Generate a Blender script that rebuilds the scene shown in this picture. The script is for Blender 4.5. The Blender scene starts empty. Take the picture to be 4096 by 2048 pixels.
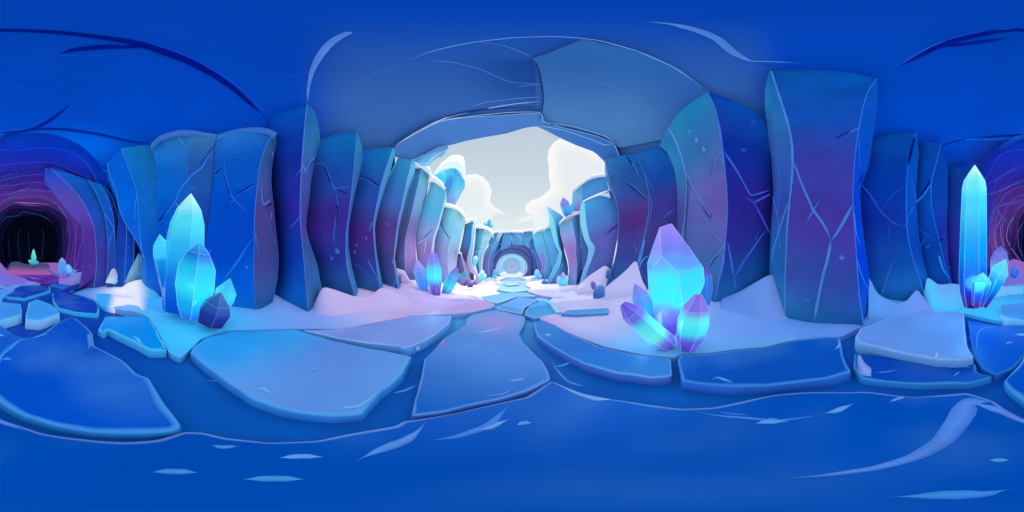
import bpy, math, random
from mathutils import Vector, noise
from mathutils.bvhtree import BVHTree
from mathutils.geometry import delaunay_2d_cdt
random.seed(7)
scn = bpy.context.scene
COL = scn.collection
H = 1.6
D2 = math.pi / 180
PXR = 2 * math.pi / 2576          # radians per unit of the panorama's width

# ------------------------------------------------------------------ colour
def lin(c):
    c = c / 255.0
    return c / 12.92 if c <= 0.04045 else ((c + 0.055) / 1.055) ** 2.4
def C(r, g, b): return (lin(r), lin(g), lin(b))
def mixc(a, b, t): return tuple(a[i] + (b[i] - a[i]) * t for i in range(3))
def stops(st, t):
    if not isinstance(st, list): return st
    if t <= st[0][0]: return st[0][1]
    for (t0, c0), (t1, c1) in zip(st, st[1:]):
        if t <= t1:
            k = (t - t0) / max(1e-6, t1 - t0)
            k = k * k * (3 - 2 * k)
            return mixc(c0, c1, k)
    return st[-1][1]
def sstep(a, b, x):
    t = min(1, max(0, (x - a) / (b - a)))
    return t * t * (3 - 2 * t)

# ------------------------------------------------------------------ materials
def ice_mat(name, emit, base=1.0, rough=0.4, ao_dist=0.7, ao_pow=1.0, noise_amt=0.12, scale=0.9, spec=0.35, bump=0.0, bscale=3.0):
    m = bpy.data.materials.new(name); m.use_nodes = True
    if name != 'crystal': m.cycles.emission_sampling = 'NONE'
    nt = m.node_tree; N = nt.nodes; L = nt.links
    for n in list(N): N.remove(n)
    out = N.new('ShaderNodeOutputMaterial'); p = N.new('ShaderNodeBsdfPrincipled')
    L.new(p.outputs[0], out.inputs[0])
    at = N.new('ShaderNodeAttribute'); at.attribute_name = 'Col'
    tc = N.new('ShaderNodeTexCoord')
    nz = N.new('ShaderNodeTexNoise'); nz.inputs['Scale'].default_value = scale; nz.inputs['Detail'].default_value = 4
    L.new(tc.outputs['Object'], nz.inputs['Vector'])
    mr = N.new('ShaderNodeMapRange'); mr.inputs['From Min'].default_value = .25; mr.inputs['From Max'].default_value = .75
    mr.inputs['To Min'].default_value = 1 - noise_amt; mr.inputs['To Max'].default_value = 1 + noise_amt
    L.new(nz.outputs[0], mr.inputs['Value'])
    vm = N.new('ShaderNodeVectorMath'); vm.operation = 'SCALE'
    L.new(at.outputs['Color'], vm.inputs[0]); L.new(mr.outputs[0], vm.inputs['Scale'])
    vb = N.new('ShaderNodeVectorMath'); vb.operation = 'SCALE'; vb.inputs['Scale'].default_value = base
    L.new(vm.outputs[0], vb.inputs[0]); L.new(vb.outputs[0], p.inputs['Base Color'])
    p.inputs['Roughness'].default_value = rough
    p.inputs['Specular IOR Level'].default_value = spec
    if emit > 0:  # ice and snow glow by themselves, standing in for light inside the cave
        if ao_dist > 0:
            ao = N.new('ShaderNodeAmbientOcclusion'); ao.samples = 2; ao.inputs['Distance'].default_value = ao_dist  # occlusion dims the glow, painting soft contact shade into it
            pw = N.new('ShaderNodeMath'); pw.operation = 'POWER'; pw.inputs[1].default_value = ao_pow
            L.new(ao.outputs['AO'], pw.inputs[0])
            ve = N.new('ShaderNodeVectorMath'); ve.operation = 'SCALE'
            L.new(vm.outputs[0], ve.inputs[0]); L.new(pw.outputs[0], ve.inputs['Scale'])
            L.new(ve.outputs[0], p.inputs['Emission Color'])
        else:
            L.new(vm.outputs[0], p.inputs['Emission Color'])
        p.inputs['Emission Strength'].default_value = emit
    if bump > 0:
        nb = N.new('ShaderNodeTexNoise'); nb.inputs['Scale'].default_value = bscale; nb.inputs['Detail'].default_value = 3
        L.new(tc.outputs['Object'], nb.inputs['Vector'])
        bp = N.new('ShaderNodeBump'); bp.inputs['Strength'].default_value = bump; bp.inputs['Distance'].default_value = .1
        L.new(nb.outputs[0], bp.inputs['Height']); L.new(bp.outputs[0], p.inputs['Normal'])
    return m
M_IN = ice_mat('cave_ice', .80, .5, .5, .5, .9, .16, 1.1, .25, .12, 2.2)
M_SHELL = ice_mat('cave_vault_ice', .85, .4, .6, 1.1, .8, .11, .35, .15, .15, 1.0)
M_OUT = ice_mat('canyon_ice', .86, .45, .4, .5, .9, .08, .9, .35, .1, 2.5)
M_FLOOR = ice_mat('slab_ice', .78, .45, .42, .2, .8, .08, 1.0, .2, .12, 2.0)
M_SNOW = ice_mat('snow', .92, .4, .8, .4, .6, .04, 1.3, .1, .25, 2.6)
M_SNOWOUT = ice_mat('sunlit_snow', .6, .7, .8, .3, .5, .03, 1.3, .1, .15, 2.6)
M_HILITE_FROST = ice_mat('edge_highlight_frost', .85, .4, .6, 0, 1, .15, 3.0, .2)  # pale highlights painted along edges, also frost veins and streaks
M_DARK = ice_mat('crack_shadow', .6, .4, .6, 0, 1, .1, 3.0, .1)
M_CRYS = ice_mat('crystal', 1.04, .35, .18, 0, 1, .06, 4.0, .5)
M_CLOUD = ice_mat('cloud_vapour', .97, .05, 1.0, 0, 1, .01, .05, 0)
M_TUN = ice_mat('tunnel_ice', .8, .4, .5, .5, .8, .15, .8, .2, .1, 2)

def rshell(d):
    a, b, zc = 5.5, 7.6, 1.0
    A = max((d.x / a) ** 2 + (d.z / b) ** 2, 1e-5); B = 2 * (H - zc) * d.z / b ** 2; Cc = ((H - zc) / b) ** 2 - 1
    t = (-B + math.sqrt(B * B - 4 * A * Cc)) / (2 * A)
    return 1 / ((1 / t) ** 4 + (1 / 11.0) ** 4) ** .25
# ------------------------------------------------------------------ projections
def W(u, v): return (u, v)
def zoomf(x0, y0, s):
    k = 2576 / 4096
    return lambda *pts: [((x / s + x0) * k, (y / s + y0) * k) for x, y in pts]
zA = zoomf(0, 512, 2.5157); zB = zoomf(400, 450, 1.43125); zC = zoomf(1000, 450, 1.43125)
zD = zoomf(1500, 500, 1.71667); zE = zoomf(1900, 500, 1.71667); zF = zoomf(2300, 200, 1.07375)
zG = zoomf(3000, 200, 1.0733); zH = zoomf(3396, 500, 1.4314); zI = zoomf(0, 900, 3.22)
zJ = zoomf(0, 1100, 1.84); zK = zoomf(900, 1100, 1.61); zL = zoomf(1700, 1050, 1.84)
zM = zoomf(2600, 1200, 1.84); zN = zoomf(3296, 1000, 1.22875); zO = zoomf(1900, 900, 4.2933)
zP = zoomf(0, 0, 1.2578); zQ = zoomf(2048, 0, 1.2578)
def wrap(pts, k=2576): return [(u - k, v) for u, v in pts]
def az(u): return (u - 1288) * PXR
def el(v): return (644 - v) * PXR
def dirv(u, v):
    a, e = az(u), el(v)
    return Vector((math.sin(a) * math.cos(e), math.cos(a) * math.cos(e), math.sin(e)))
def P(u, v, rho):
    a = az(u)
    return Vector((rho * math.sin(a), rho * math.cos(a), H + rho * math.tan(el(v))))
def zt(x, y):
    s = sstep(2.4, 5.0, abs(x)) * .5
    s += .05 * noise.noise(Vector((x * .6, y * .6, 3.1))) * sstep(2.0, 3.5, abs(x))
    return s
def ground(u, v, z=None, dz=0.0):
    """the point where the sight line meets the floor (flat at z, or the snow surface)"""
    t = math.tan(max(.012, -el(v)))
    a = az(u); zz = z if z is not None else dz; rho = 1
    for i in range(40):
        rho = min((H - zz) / t, 60)
        if z is not None: break
        zn = zt(rho * math.sin(a), rho * math.cos(a)) + dz
        zz += (zn - zz) * .5
    return Vector((rho * math.sin(a), rho * math.cos(a), zz))
def grho(u, v):
    g = ground(u, v); return math.hypot(g.x, g.y)

def catmull(pts, n, closed=False):
    """n points evenly along a smooth curve through pts (any dimension)"""
    pts = [tuple(p) for p in pts]
    if closed: ext = [pts[-1]] + pts + [pts[0], pts[1]]
    else:
        ext = [tuple(2 * a - b for a, b in zip(pts[0], pts[1]))] + pts + [tuple(2 * a - b for a, b in zip(pts[-1], pts[-2]))]
    dense = []
    segs = len(pts) if closed else len(pts) - 1
    K = 12
    for i in range(segs):
        p0, p1, p2, p3 = ext[i:i + 4]
        for j in range(K):
            t = j / K
            dense.append(tuple(.5 * (2 * b + (c - a) * t * .85 + (2 * a - 5 * b + 4 * c - d) * t * t * .0 + 0 * (d)) if False else
                _cr(a, b, c, d, t) for a, b, c, d in zip(p0, p1, p2, p3)))
    dense.append(pts[0] if closed else pts[-1])
    acc = [0]
    for a, b in zip(dense, dense[1:]): acc.append(acc[-1] + math.dist(a, b))
    tot = acc[-1] or 1e-6; out = []; j = 0
    m = n if closed else n - 1
    for i in range(n):
        s = tot * i / m
        while j < len(acc) - 2 and acc[j + 1] < s: j += 1
        k = (s - acc[j]) / max(1e-9, acc[j + 1] - acc[j])
        k = min(1, max(0, k))
        out.append(tuple(a + (b - a) * k for a, b in zip(dense[j], dense[j + 1])))
    return out
TENS = .62
def _cr(a, b, c, d, t):
    m1 = (c - a) * .5 * TENS; m2 = (d - b) * .5 * TENS
    t2, t3 = t * t, t * t * t
    return (2 * t3 - 3 * t2 + 1) * b + (t3 - 2 * t2 + t) * m1 + (-2 * t3 + 3 * t2) * c + (t3 - t2) * m2
def linres(pts, n):
    acc = [0]
    for a, b in zip(pts, pts[1:]): acc.append(acc[-1] + math.dist(a, b))
    out = []; j = 0
    for i in range(n):
        s = acc[-1] * i / (n - 1)
        while j < len(acc) - 2 and acc[j + 1] < s: j += 1
        k = min(1, max(0, (s - acc[j]) / max(1e-9, acc[j + 1] - acc[j])))
        out.append(tuple(a + (b - a) * k for a, b in zip(pts[j], pts[j + 1])))
    return out

# ------------------------------------------------------------------ mesh building
class MB:
    def __init__(s): s.v = []; s.f = []; s.c = []; s.m = []; s.sm = []
    def vert(s, p): s.v.append(tuple(p)); return len(s.v) - 1
    def face(s, idx, cols, mi=0, smooth=True):
        s.f.append(tuple(idx)); s.c.append([tuple(c) for c in cols]); s.m.append(mi); s.sm.append(smooth)
    def grid(s, rows, cols, mi=0, smooth=True, closed=False):
        """rows: rows of points; cols: rows of colours"""
        ids = [[s.vert(p) for p in r] for r in rows]
        for i in range(len(ids) - 1):
            n = len(ids[i])
            for j in range(n if closed else n - 1):
                k = (j + 1) % n
                s.face((ids[i][j], ids[i + 1][j], ids[i + 1][k], ids[i][k]),
                       (cols[i][j], cols[i + 1][j], cols[i + 1][k], cols[i][k]), mi, smooth)
        return ids
    def tube(s, pts, radii, col, sides=6, mi=0):
        pts = [Vector(p) for p in pts]; n = len(pts); up = None; rings = []
        for i, p in enumerate(pts):
            d = (pts[min(n - 1, i + 1)] - pts[max(0, i - 1)])
            d = d.normalized() if d.length > 1e-9 else Vector((0, 0, 1))
            if up is None: up = d.orthogonal().normalized()
            up = (up - d * up.dot(d)); up = up.normalized() if up.length > 1e-6 else d.orthogonal().normalized()
            w = d.cross(up)
            r = radii[i]
            rings.append([p + (up * math.cos(2 * math.pi * k / sides) + w * math.sin(2 * math.pi * k / sides)) * r for k in range(sides)])
        cc = [[(col[i] if isinstance(col, list) else col)] * sides for i in range(n)]
        s.grid(rings, cc, mi, True, True)
    def obj(s, name, mats, parent=None, origin=None):
        me = bpy.data.meshes.new(name)
        vs = s.v
        o = bpy.data.objects.new(name, me); COL.objects.link(o)
        org = Vector(origin) if origin is not None else Vector((0, 0, 0))
        me.from_pydata([(a[0] - org.x, a[1] - org.y, a[2] - org.z) for a in vs], [], s.f)
        for m in (mats if isinstance(mats, (list, tuple)) else [mats]): me.materials.append(m)
        me.polygons.foreach_set('material_index', s.m)
        me.polygons.foreach_set('use_smooth', s.sm)
        a = me.color_attributes.new('Col', 'FLOAT_COLOR', 'CORNER')
        flat = []
        for cs in s.c:
            for c in cs: flat += [c[0], c[1], c[2], 1.0]
        a.data.foreach_set('color', flat)
        me.validate()
        if parent is not None:
            o.parent = parent
            o.location = org - parent.location
        else: o.location = org
        return o
def tag(o, label=None, cat=None, group=None, kind=None):
    if label: o['label'] = label
    if cat: o['category'] = cat
    if group: o['group'] = group
    if kind: o['kind'] = kind
    return o
def empty(name, loc, label, cat, group=None):
    o = bpy.data.objects.new(name, None); COL.objects.link(o); o.location = loc; o.empty_display_size = .1
    return tag(o, label, cat, group)
def bvh_of(*mbs):
    vs = []; fs = []
    for m in mbs:
        b = len(vs); vs += m.v; fs += [tuple(b + i for i in f) for f in m.f]
    return BVHTree.FromPolygons([Vector(v) for v in vs], fs)
CAM = Vector((0, 0, H))
def cast(bvh, u, v, off=0.0):
    h, n, i, d = bvh.ray_cast(CAM, dirv(u, v), 80)
    if h is None: return None
    if n.dot(dirv(u, v)) > 0: n = -n
    return h + n * off
def line_on(mb, bvh, px, w, col, mi=0, n=None, sides=6, taper=(0, 0), off=0.0, smooth=True):
    """a thin ridge following a surface; w is its thickness in panorama units (a number or a list)"""
    L = sum(math.dist(a, b) for a, b in zip(px, px[1:]))
    n = n or max(6, int(L / 5))
    q = catmull(px, n) if smooth else linres(px, n)
    run = []
    def flush():
        if len(run) > 2:
            pts = [r[0] for r in run]
            rad = [r[1] for r in run]
            mb.tube(pts, rad, col, sides, mi)
        run.clear()
    for i, (u, v) in enumerate(q):
        h = cast(bvh, u, v, off)
        if h is None: flush(); continue
        t = i / (n - 1)
        ww = w if not isinstance(w, list) else w[0] + 0 if len(w) == 1 else None
        if ww is None:
            s = t * (len(w) - 1); j = min(len(w) - 2, int(s)); ww = w[j] + (w[j + 1] - w[j]) * (s - j)
        tp = 1
        if taper[0] > 0: tp *= sstep(0, taper[0], t) * .9 + .1
        if taper[1] > 0: tp *= sstep(0, taper[1], 1 - t) * .9 + .1
        d = (h - CAM).length
        if run and (h - run[-1][0]).length > max(.6, d * .12): flush()
        run.append((h, .5 * ww * PXR * d * tp))
    flush()
def blob_on(mb, bvh, px, rx, ry, col, mi=0, rot=0.0, off=.004):
    ctr = cast(bvh, px[0], px[1], off)
    if ctr is None: return
    ring = []
    for k in range(12):
        a = 2 * math.pi * k / 12; r = 1 + .18 * math.sin(2 * a + px[0]) + .1 * math.cos(3 * a)
        x, y = rx * r * math.cos(a), ry * r * math.sin(a)
        h = cast(bvh, px[0] + x * math.cos(rot) - y * math.sin(rot), px[1] + x * math.sin(rot) + y * math.cos(rot), off * .4)
        if h is None or (h - ctr).length > .8: return
        ring.append(mb.vert(h))
    c = mb.vert(ctr)
    for k in range(12): mb.face((c, ring[k], ring[(k + 1) % 12]), (col,) * 3, mi)
# ------------------------------------------------------------------ columns
def colfront(edges, rhos, faces, rows=34, across=7, bulge=.05, wob=.02, back=1.0, top='vault', seed=0, ext=.7):
    """edges: pixel polylines from top to foot; rhos: horizontal distance of each; faces: colour stops of each face"""
    mb = MB(); n = len(edges); E3 = []
    for e, r in zip(edges, rhos):
        q = catmull(e, rows)
        if not isinstance(r, (tuple, list)): r = (r, r)
        pts = [P(u, v, r[0] + (r[1] - r[0]) * (i / (rows - 1))) for i, (u, v) in enumerate(q)]
        if top == 'vault':   # the upper part leans in so that it stays under the vault
            for i, p in enumerate(pts):
                d = p - CAM; m = .945 * rshell(d.normalized())
                if d.length > m: pts[i] = CAM + d * (m / d.length)
        E3.append(pts)
    for f in range(n - 1):
        L, R = E3[f], E3[f + 1]; wid = (L[rows // 2] - R[rows // 2]).length
        st = faces[f]
        stl, str_ = (st if isinstance(st, tuple) and isinstance(st[0], list) else (st, st))
        R_, C_ = [], []
        for i in range(rows):
            t = i / (rows - 1); rr = []; cc = []
            for j in range(across + 1):
                s = j / across
                p = L[i].lerp(R[i], s)
                o = Vector((p.x, p.y, 0)).normalized()
                k = math.sin(math.pi * s)
                p = p - o * (bulge * wid * k + wob * wid * k * noise.noise(Vector((s * 2 + seed, t * 5, f * 3.7 + seed))) * 2)
                rr.append(p)
                cc.append(mixc(stops(stl, t), stops(str_, t), s))
            R_.append(rr); C_.append(cc)
        # foot goes on below the snow
        R_.append([p + Vector((p.x, p.y, 0)).normalized() * .02 - Vector((0, 0, ext)) for p in R_[-1]]); C_.append(C_[-1])
        if top == 'vault':
            R_.insert(0, [CAM + (p - CAM) * 1.3 for p in R_[0]]); C_.insert(0, C_[0])
        mb.grid(R_, C_)
    # back of the block
    def out(p): return p + Vector((p.x, p.y, 0)).normalized() * back
    def full(pts):
        q = list(pts) + [pts[-1] - Vector((0, 0, ext))]
        if top == 'vault': q.insert(0, CAM + (pts[0] - CAM) * 1.3)
        return q
    l, r = full(E3[0]), full(E3[-1]); lb, rb = [out(p) for p in l], [out(p) for p in r]
    def cst(st): return st[0] if isinstance(st, tuple) and isinstance(st[0], list) else st
    cl = [stops(cst(faces[0]), i / len(l)) for i in range(len(l))]; cr = [stops(cst(faces[-1]), i / len(r)) for i in range(len(r))]
    mb.grid([[a, b] for a, b in zip(lb, l)], [[c, c] for c in cl])
    mb.grid([[a, b] for a, b in zip(r, rb)], [[c, c] for c in cr])
    mb.grid([[a, b] for a, b in zip(rb, lb)], [[c, c] for c in cr])
    if top != 'vault':
        ids = [mb.vert(e[0]) for e in E3] + [mb.vert(rb[0]), mb.vert(lb[0])]
        mb.face(ids, [cl[0]] * len(ids), 0, False)
    return mb, E3
FE = C(96, 170, 230); FE2 = C(70, 130, 225); FED = C(60, 100, 200); FW = C(190, 225, 245)
def column(label, edges, rhos, faces, frost=None, cracks=(), darks=(), spots=(), mat=None, name='ice_column', cat='ice column',
           top='vault', back=1.0, caps=(), group=None, lines=(), **kw):
    mb, E3 = colfront(edges, rhos, faces, top=top, back=back, **kw)
    foot = sum((e[-1] for e in E3), Vector()) / len(E3); foot.z = zt(foot.x, foot.y)
    root = empty(name, foot, label, cat, group); root['kind'] = 'thing'
    mb.obj('body', mat or M_IN, root, foot)
    bvh = bvh_of(mb)
    fr = MB()
    for item in (frost or []):  # bright tubes paint a highlight down each column edge
        k, w = item[0], item[1]; col = item[2] if len(item) > 2 else FE
        pts = E3[k]; n = len(pts)
        if not isinstance(w, (list, tuple)): w = [w, w]
        rad = []
        for i, p in enumerate(pts):
            s = i / (n - 1) * (len(w) - 1); j = min(len(w) - 2, int(s))
            ww = w[j] + (w[j + 1] - w[j]) * (s - j)
            rad.append(max(.0015, .36 * ww * PXR * (p - CAM).length))
        fr.tube(pts, rad, mixc(col, C(30, 90, 190), .28), 6)
    for px, w, col in cracks: line_on(fr, bvh, px, [x * .9 for x in w] if isinstance(w, list) else w * .95, mixc(col, C(40, 90, 195), .22), taper=(.1, .15))
    for px, w, col in darks: line_on(fr, bvh, px, w, col, taper=(.15, .15), mi=1)
    for px, rx, ry, col in spots: blob_on(fr, bvh, px, rx * .8, ry * .8, mixc(col, C(40, 60, 160), .35))
    if fr.f: fr.obj('highlights_and_veins', [M_HILITE_FROST, M_DARK], root, foot)
    for lo, up, rho, col in caps: snowcap(root, foot, lo, up, rho, col)
    return root, mb
def snowcap(root, foot, lo, up, rho, col, depth=.9, mat=None):
    n = 20
    a, b = catmull(lo, n), catmull(up, n)
    if not isinstance(rho, (tuple, list)): rho = (rho, rho)
    rows = []; K = 7
    for k in range(K):
        t = k / (K - 1); r = []
        for i in range(n):
            rr = rho[0] + (rho[1] - rho[0]) * i / (n - 1)
            u = a[i][0] + (b[i][0] - a[i][0]) * t; v = a[i][1] + (b[i][1] - a[i][1]) * t
            off = -.10 * math.sin(math.pi * min(1, t * 1.2 + .1)) + .12 * t * t
            r.append(P(u, v, rr * (1 + off * .35)))
        rows.append(r)
    def o(p, d, z): q = p + Vector((p.x, p.y, 0)).normalized() * d; q.z += z; return q
    rows.append([o(p, depth * .5, -.02) for p in rows[-1]]); rows.append([o(p, depth * .6, -.25) for p in rows[-1]])
    rows.insert(0, [o(p, .3, 0) for p in rows[0]])
    m = MB(); m.grid(rows, [[col if not isinstance(col, list) else stops(col, i / (n - 1)) for i in range(n)]] * len(rows))
    m.obj('snow_cap', mat or M_SNOWOUT, root, foot)

# ------------------------------------------------------------------ flat things on the floor
def inside(p, poly):
    x, y = p; c = False; j = len(poly) - 1
    for i in range(len(poly)):
        xi, yi = poly[i][0], poly[i][1]; xj, yj = poly[j][0], poly[j][1]
        if (yi > y) != (yj > y) and x < (xj - xi) * (y - yi) / (yj - yi + 1e-12) + xi: c = not c
        j = i
    return c
def dist_poly(p, poly):
    best = 1e9; n = len(poly)
    for i in range(n):
        a = poly[i]; b = poly[(i + 1) % n]
        dx, dy = b[0] - a[0], b[1] - a[1]
        t = max(0, min(1, ((p[0] - a[0]) * dx + (p[1] - a[1]) * dy) / (dx * dx + dy * dy + 1e-12)))
        best = min(best, math.hypot(p[0] - a[0] - t * dx, p[1] - a[1] - t * dy))
    return best
def fill(loop, step, holes=()):
    """triangulate a closed 2-D loop with inner points; returns points, triangles, n of loop points"""
    xs = [p[0] for p in loop]; ys = [p[1] for p in loop]
    pts = [Vector((p[0], p[1])) for p in loop]; n = len(pts)
    edges = [(i, (i + 1) % n) for i in range(n)]
    y = min(ys) + step * .5; row = 0
    while y < max(ys):
        x = min(xs) + step * (.5 if row % 2 else .25)
        while x < max(xs):
            if inside((x, y), loop) and dist_poly((x, y), loop) > step * .45:
                pts.append(Vector((x, y)))
            x += step
        y += step * .87; row += 1
    r = delaunay_2d_cdt(pts, edges, [], 0, 1e-5)
    vs, fs = r[0], r[2]
    out = []
    for f in fs:
        cx = sum(vs[i].x for i in f) / len(f); cy = sum(vs[i].y for i in f) / len(f)
        if inside((cx, cy), loop):
            a, b, c = [vs[i] for i in f[:3]]
            if (b - a).cross(c - a) < 0: f = list(reversed(f))
            out.append(tuple(f))
    return vs, out, n
def area(loop): return .5 * sum(a[0] * b[1] - b[0] * a[1] for a, b in zip(loop, loop[1:] + loop[:1]))
def offset(loop, w):
    n = len(loop); out = []
    for i in range(n):
        a, b, c = loop[i - 1], loop[i], loop[(i + 1) % n]
        d = Vector((c[0] - a[0], c[1] - a[1]))
        d = d.normalized() if d.length > 1e-9 else Vector((1, 0))
        ww = w[i] if isinstance(w, list) else w
        out.append((b[0] - d.y * ww, b[1] + d.x * ww))
    return out
def slab(label, px, z=.05, top=None, rim=None, side=None, rimw=.05, drop=.22, n=90, mat=None, marks=(), sharp=True, step=.22, name='ice_slab', cat='ice slab', grad=None, around=False, group='cracked ice slabs paving the cave floor'):
    cl = px + (px[:1] if px[0][0] < px[-1][0] - 1500 and False else px[:1])
    if around: cl = px + [(px[0][0] + 2576, px[0][1])]
    if sharp: q = linres(cl, n * 3 + 1)[:-1]
    else: q = catmull(px, n, True)
    loop = [tuple(ground(u, v, z)[:2]) for u, v in q]
    # even spacing, slightly worn corners
    tot = sum(math.dist(a, b) for a, b in zip(loop, loop[1:] + loop[:1]))
    m = max(40, min(260, int(tot / .03)))
    loop = linres(loop + loop[:1], m + 1)[:-1]
    for _ in range(1): loop = [tuple(.2 * loop[i - 1][k] + .6 * loop[i][k] + .2 * loop[(i + 1) % m][k] for k in (0, 1)) for i in range(m)]
    loop = [(x + .012 * noise.noise(Vector((x * 4, y * 4, z * 9))), y + .012 * noise.noise(Vector((x * 4, y * 4, 7)))) for x, y in loop]
    if area(loop) < 0: loop.reverse()
    wl = [rimw * (.75 + .5 * noise.noise(Vector((p[0] * 2.2, p[1] * 2.2, 5)))) for p in loop]
    inner = offset(loop, wl)
    mb = MB()
    tc = top or C(20, 90, 190); rc = rim or C(90, 160, 225); sc = side or C(20, 110, 190)
    base_f = grad if grad else (lambda x, y: tc)
    q_ = .25 if around else .8
    def colf(x, y):
        n_ = q_ * noise.noise(Vector((x * .9, y * .9, z * 7))) * .6 + noise.noise(Vector((x * 2.3, y * 2.3, 3))) * .25
        c_ = base_f(x, y)
        return mixc(c_, mixc(c_, C(110, 190, 235), .5), max(0, n_) * .9) if n_ > 0 else mixc(c_, mixc(c_, C(0, 40, 150), .5), -n_ * .6)
    vs, fs, nl = fill(inner, step)
    zz = lambda x, y: z + .006 * noise.noise(Vector((x * 1.5, y * 1.5, z)))
    ids = [mb.vert((p.x, p.y, zz(p.x, p.y))) for p in vs]
    for f in fs: mb.face([ids[i] for i in f], [colf(vs[i].x, vs[i].y) for i in f])
    mid = offset(loop, [w * .3 for w in wl])
    R = [[(x, y, zz(x, y) + .001) for x, y in inner], [(x, y, z - .006) for x, y in mid], [(x, y, z - rimw * .35) for x, y in loop],
         [(x, y, z - drop) for x, y in offset(loop, -.015)]]
    R = [r + r[:1] for r in R]
    rcs = [rc] * (m + 1); scs = [sc] * (m + 1)
    mb.grid(R[:3], [[mixc(colf(*R[0][i][:2]), rc, .15) for i in range(m + 1)], [mixc(rc, tc, .12 + .3 * max(0, noise.noise(Vector((R[1][i][0] * 1.3, R[1][i][1] * 1.3, 2))))) for i in range(m + 1)], [mixc(rc, sc, .5)] * (m + 1)])
    mb.grid(R[2:], [[mixc(rc, sc, .7)] * (m + 1), scs])
    cx = sum(p[0] for p in loop) / m; cy = sum(p[1] for p in loop) / m
    if marks:
        b = bvh_of(mb)
        for mk in marks: mk(mb, b)
    o = mb.obj(name, [mat or M_FLOOR, M_HILITE_FROST], None, (cx, cy, z - drop))
    return tag(o, label, cat, group)
def stroke(px, w, col, taper=(.35, .35), mi=1):
    """flat streak of frost in the surface: a thin ribbon"""
    def fn(mb, b):
        n = max(8, int(sum(math.dist(a, c) for a, c in zip(px, px[1:])) / 5)); q = catmull(px, n)
        A = []
        for i, (u, v) in enumerate(q):
            t = i / (n - 1); k = sstep(0, taper[0], t) * sstep(0, taper[1], 1 - t)
            s = t * (len(w) - 1) if isinstance(w, list) else 0
            ww = w if not isinstance(w, list) else w[min(len(w) - 2, int(s))] + (w[min(len(w) - 2, int(s)) + 1] - w[min(len(w) - 2, int(s))]) * (s - min(len(w) - 2, int(s)))
            a = q[max(0, i - 1)]; c = q[min(n - 1, i + 1)]
            cs = max(.15, math.cos(el(v)))
            d = Vector(((c[0] - a[0]) * cs, c[1] - a[1])).normalized()
            hw = ww * k * .5 + .12
            p1 = cast(b, u - d.y * hw / cs, v + d.x * hw, .003); p2 = cast(b, u + d.y * hw / cs, v - d.x * hw, .003); p0 = cast(b, u, v, .005)
            if p1 is None or p2 is None or p0 is None: continue
            A.append([p1, p0, p2])
        if len(A) > 2: mb.grid(A, [[mixc(col, C(10, 80, 185), .55), col, mixc(col, C(10, 80, 185), .35)]] * len(A), mi)
    return fn

# ------------------------------------------------------------------ crystals
def crystal_mb(base, tip, prof, st, sides=6, rot=.3, flat=1.0, edgew=1.0, ecol=None):
    """base, tip: 3-D; prof: (t, half width in metres); st: colour stops from foot to tip"""
    ax = (tip - base); L = ax.length; d = ax.normalized()
    view = (base + tip) / 2 - CAM; side = d.cross(view).normalized(); fw = side.cross(d).normalized()
    ts = sorted(set([p[0] for p in prof] + [i / 14 for i in range(15)]))
    def hw(t):
        for (t0, h0), (t1, h1) in zip(prof, prof[1:]):
            if t <= t1: return h0 + (h1 - h0) * (t - t0) / max(1e-6, t1 - t0)
        return prof[-1][1]
    mb = MB(); rings = []; angs = [2 * math.pi * (k + rot) / sides for k in range(sides)]
    for t in ts:
        h = max(hw(t), .001); c = base + ax * t
        # lower faces get a slightly skewed rim so that facets meet like cut ice
        rings.append([c + (side * math.cos(a) + fw * math.sin(a) * flat) * h + d * (.10 * h * math.sin(a * 2 + rot * 5) if .2 < t < .97 else 0) for a in angs])
    for k in range(sides):
        k2 = (k + 1) % sides
        nm = (side * math.cos(angs[k] + math.pi / sides) + fw * math.sin(angs[k] + math.pi / sides))
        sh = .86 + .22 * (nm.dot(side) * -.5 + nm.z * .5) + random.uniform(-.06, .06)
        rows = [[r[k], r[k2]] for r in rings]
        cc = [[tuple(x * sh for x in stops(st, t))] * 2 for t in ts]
        mb.grid(rows, cc, 0, False)
    mb.face([mb.vert(p) for p in reversed(rings[0])], [stops(st, 0)] * sides, 0, False)
    if edgew > 0:
        wpx = edgew * PXR * view.length * .42
        for k in range(sides):
            pts = [r[k] for r in rings]
            mb.tube(pts, [wpx * (1 if i < len(pts) - 1 else .4) for i in range(len(pts))], [mixc(stops(st, t), ecol or C(190, 240, 255), .22 if edgew < 1.3 else .34) for t in ts], 5, 1)
        # the break between prism and point
        sh_t = [p[0] for p in prof if p[0] > .3]
        if len(sh_t) > 1:
            j = min(range(len(ts)), key=lambda i: abs(ts[i] - sh_t[-2]))
            r = rings[j] + rings[j][:1]
            mb.tube(r, [wpx * .8] * len(r), mixc(stops(st, ts[j]), ecol or C(210, 245, 255), .35), 5, 1)
    return mb
CYAN = [(0, C(0, 60, 190)), (.2, C(0, 130, 225)), (.5, C(40, 200, 245)), (.8, C(90, 230, 248)), (1, C(190, 255, 245))]
VIOL = [(0, C(70, 40, 170)), (.25, C(90, 130, 225)), (.45, C(70, 235, 245)), (.65, C(90, 215, 240)), (.8, C(125, 140, 235)), (1, C(150, 110, 230))]
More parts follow.
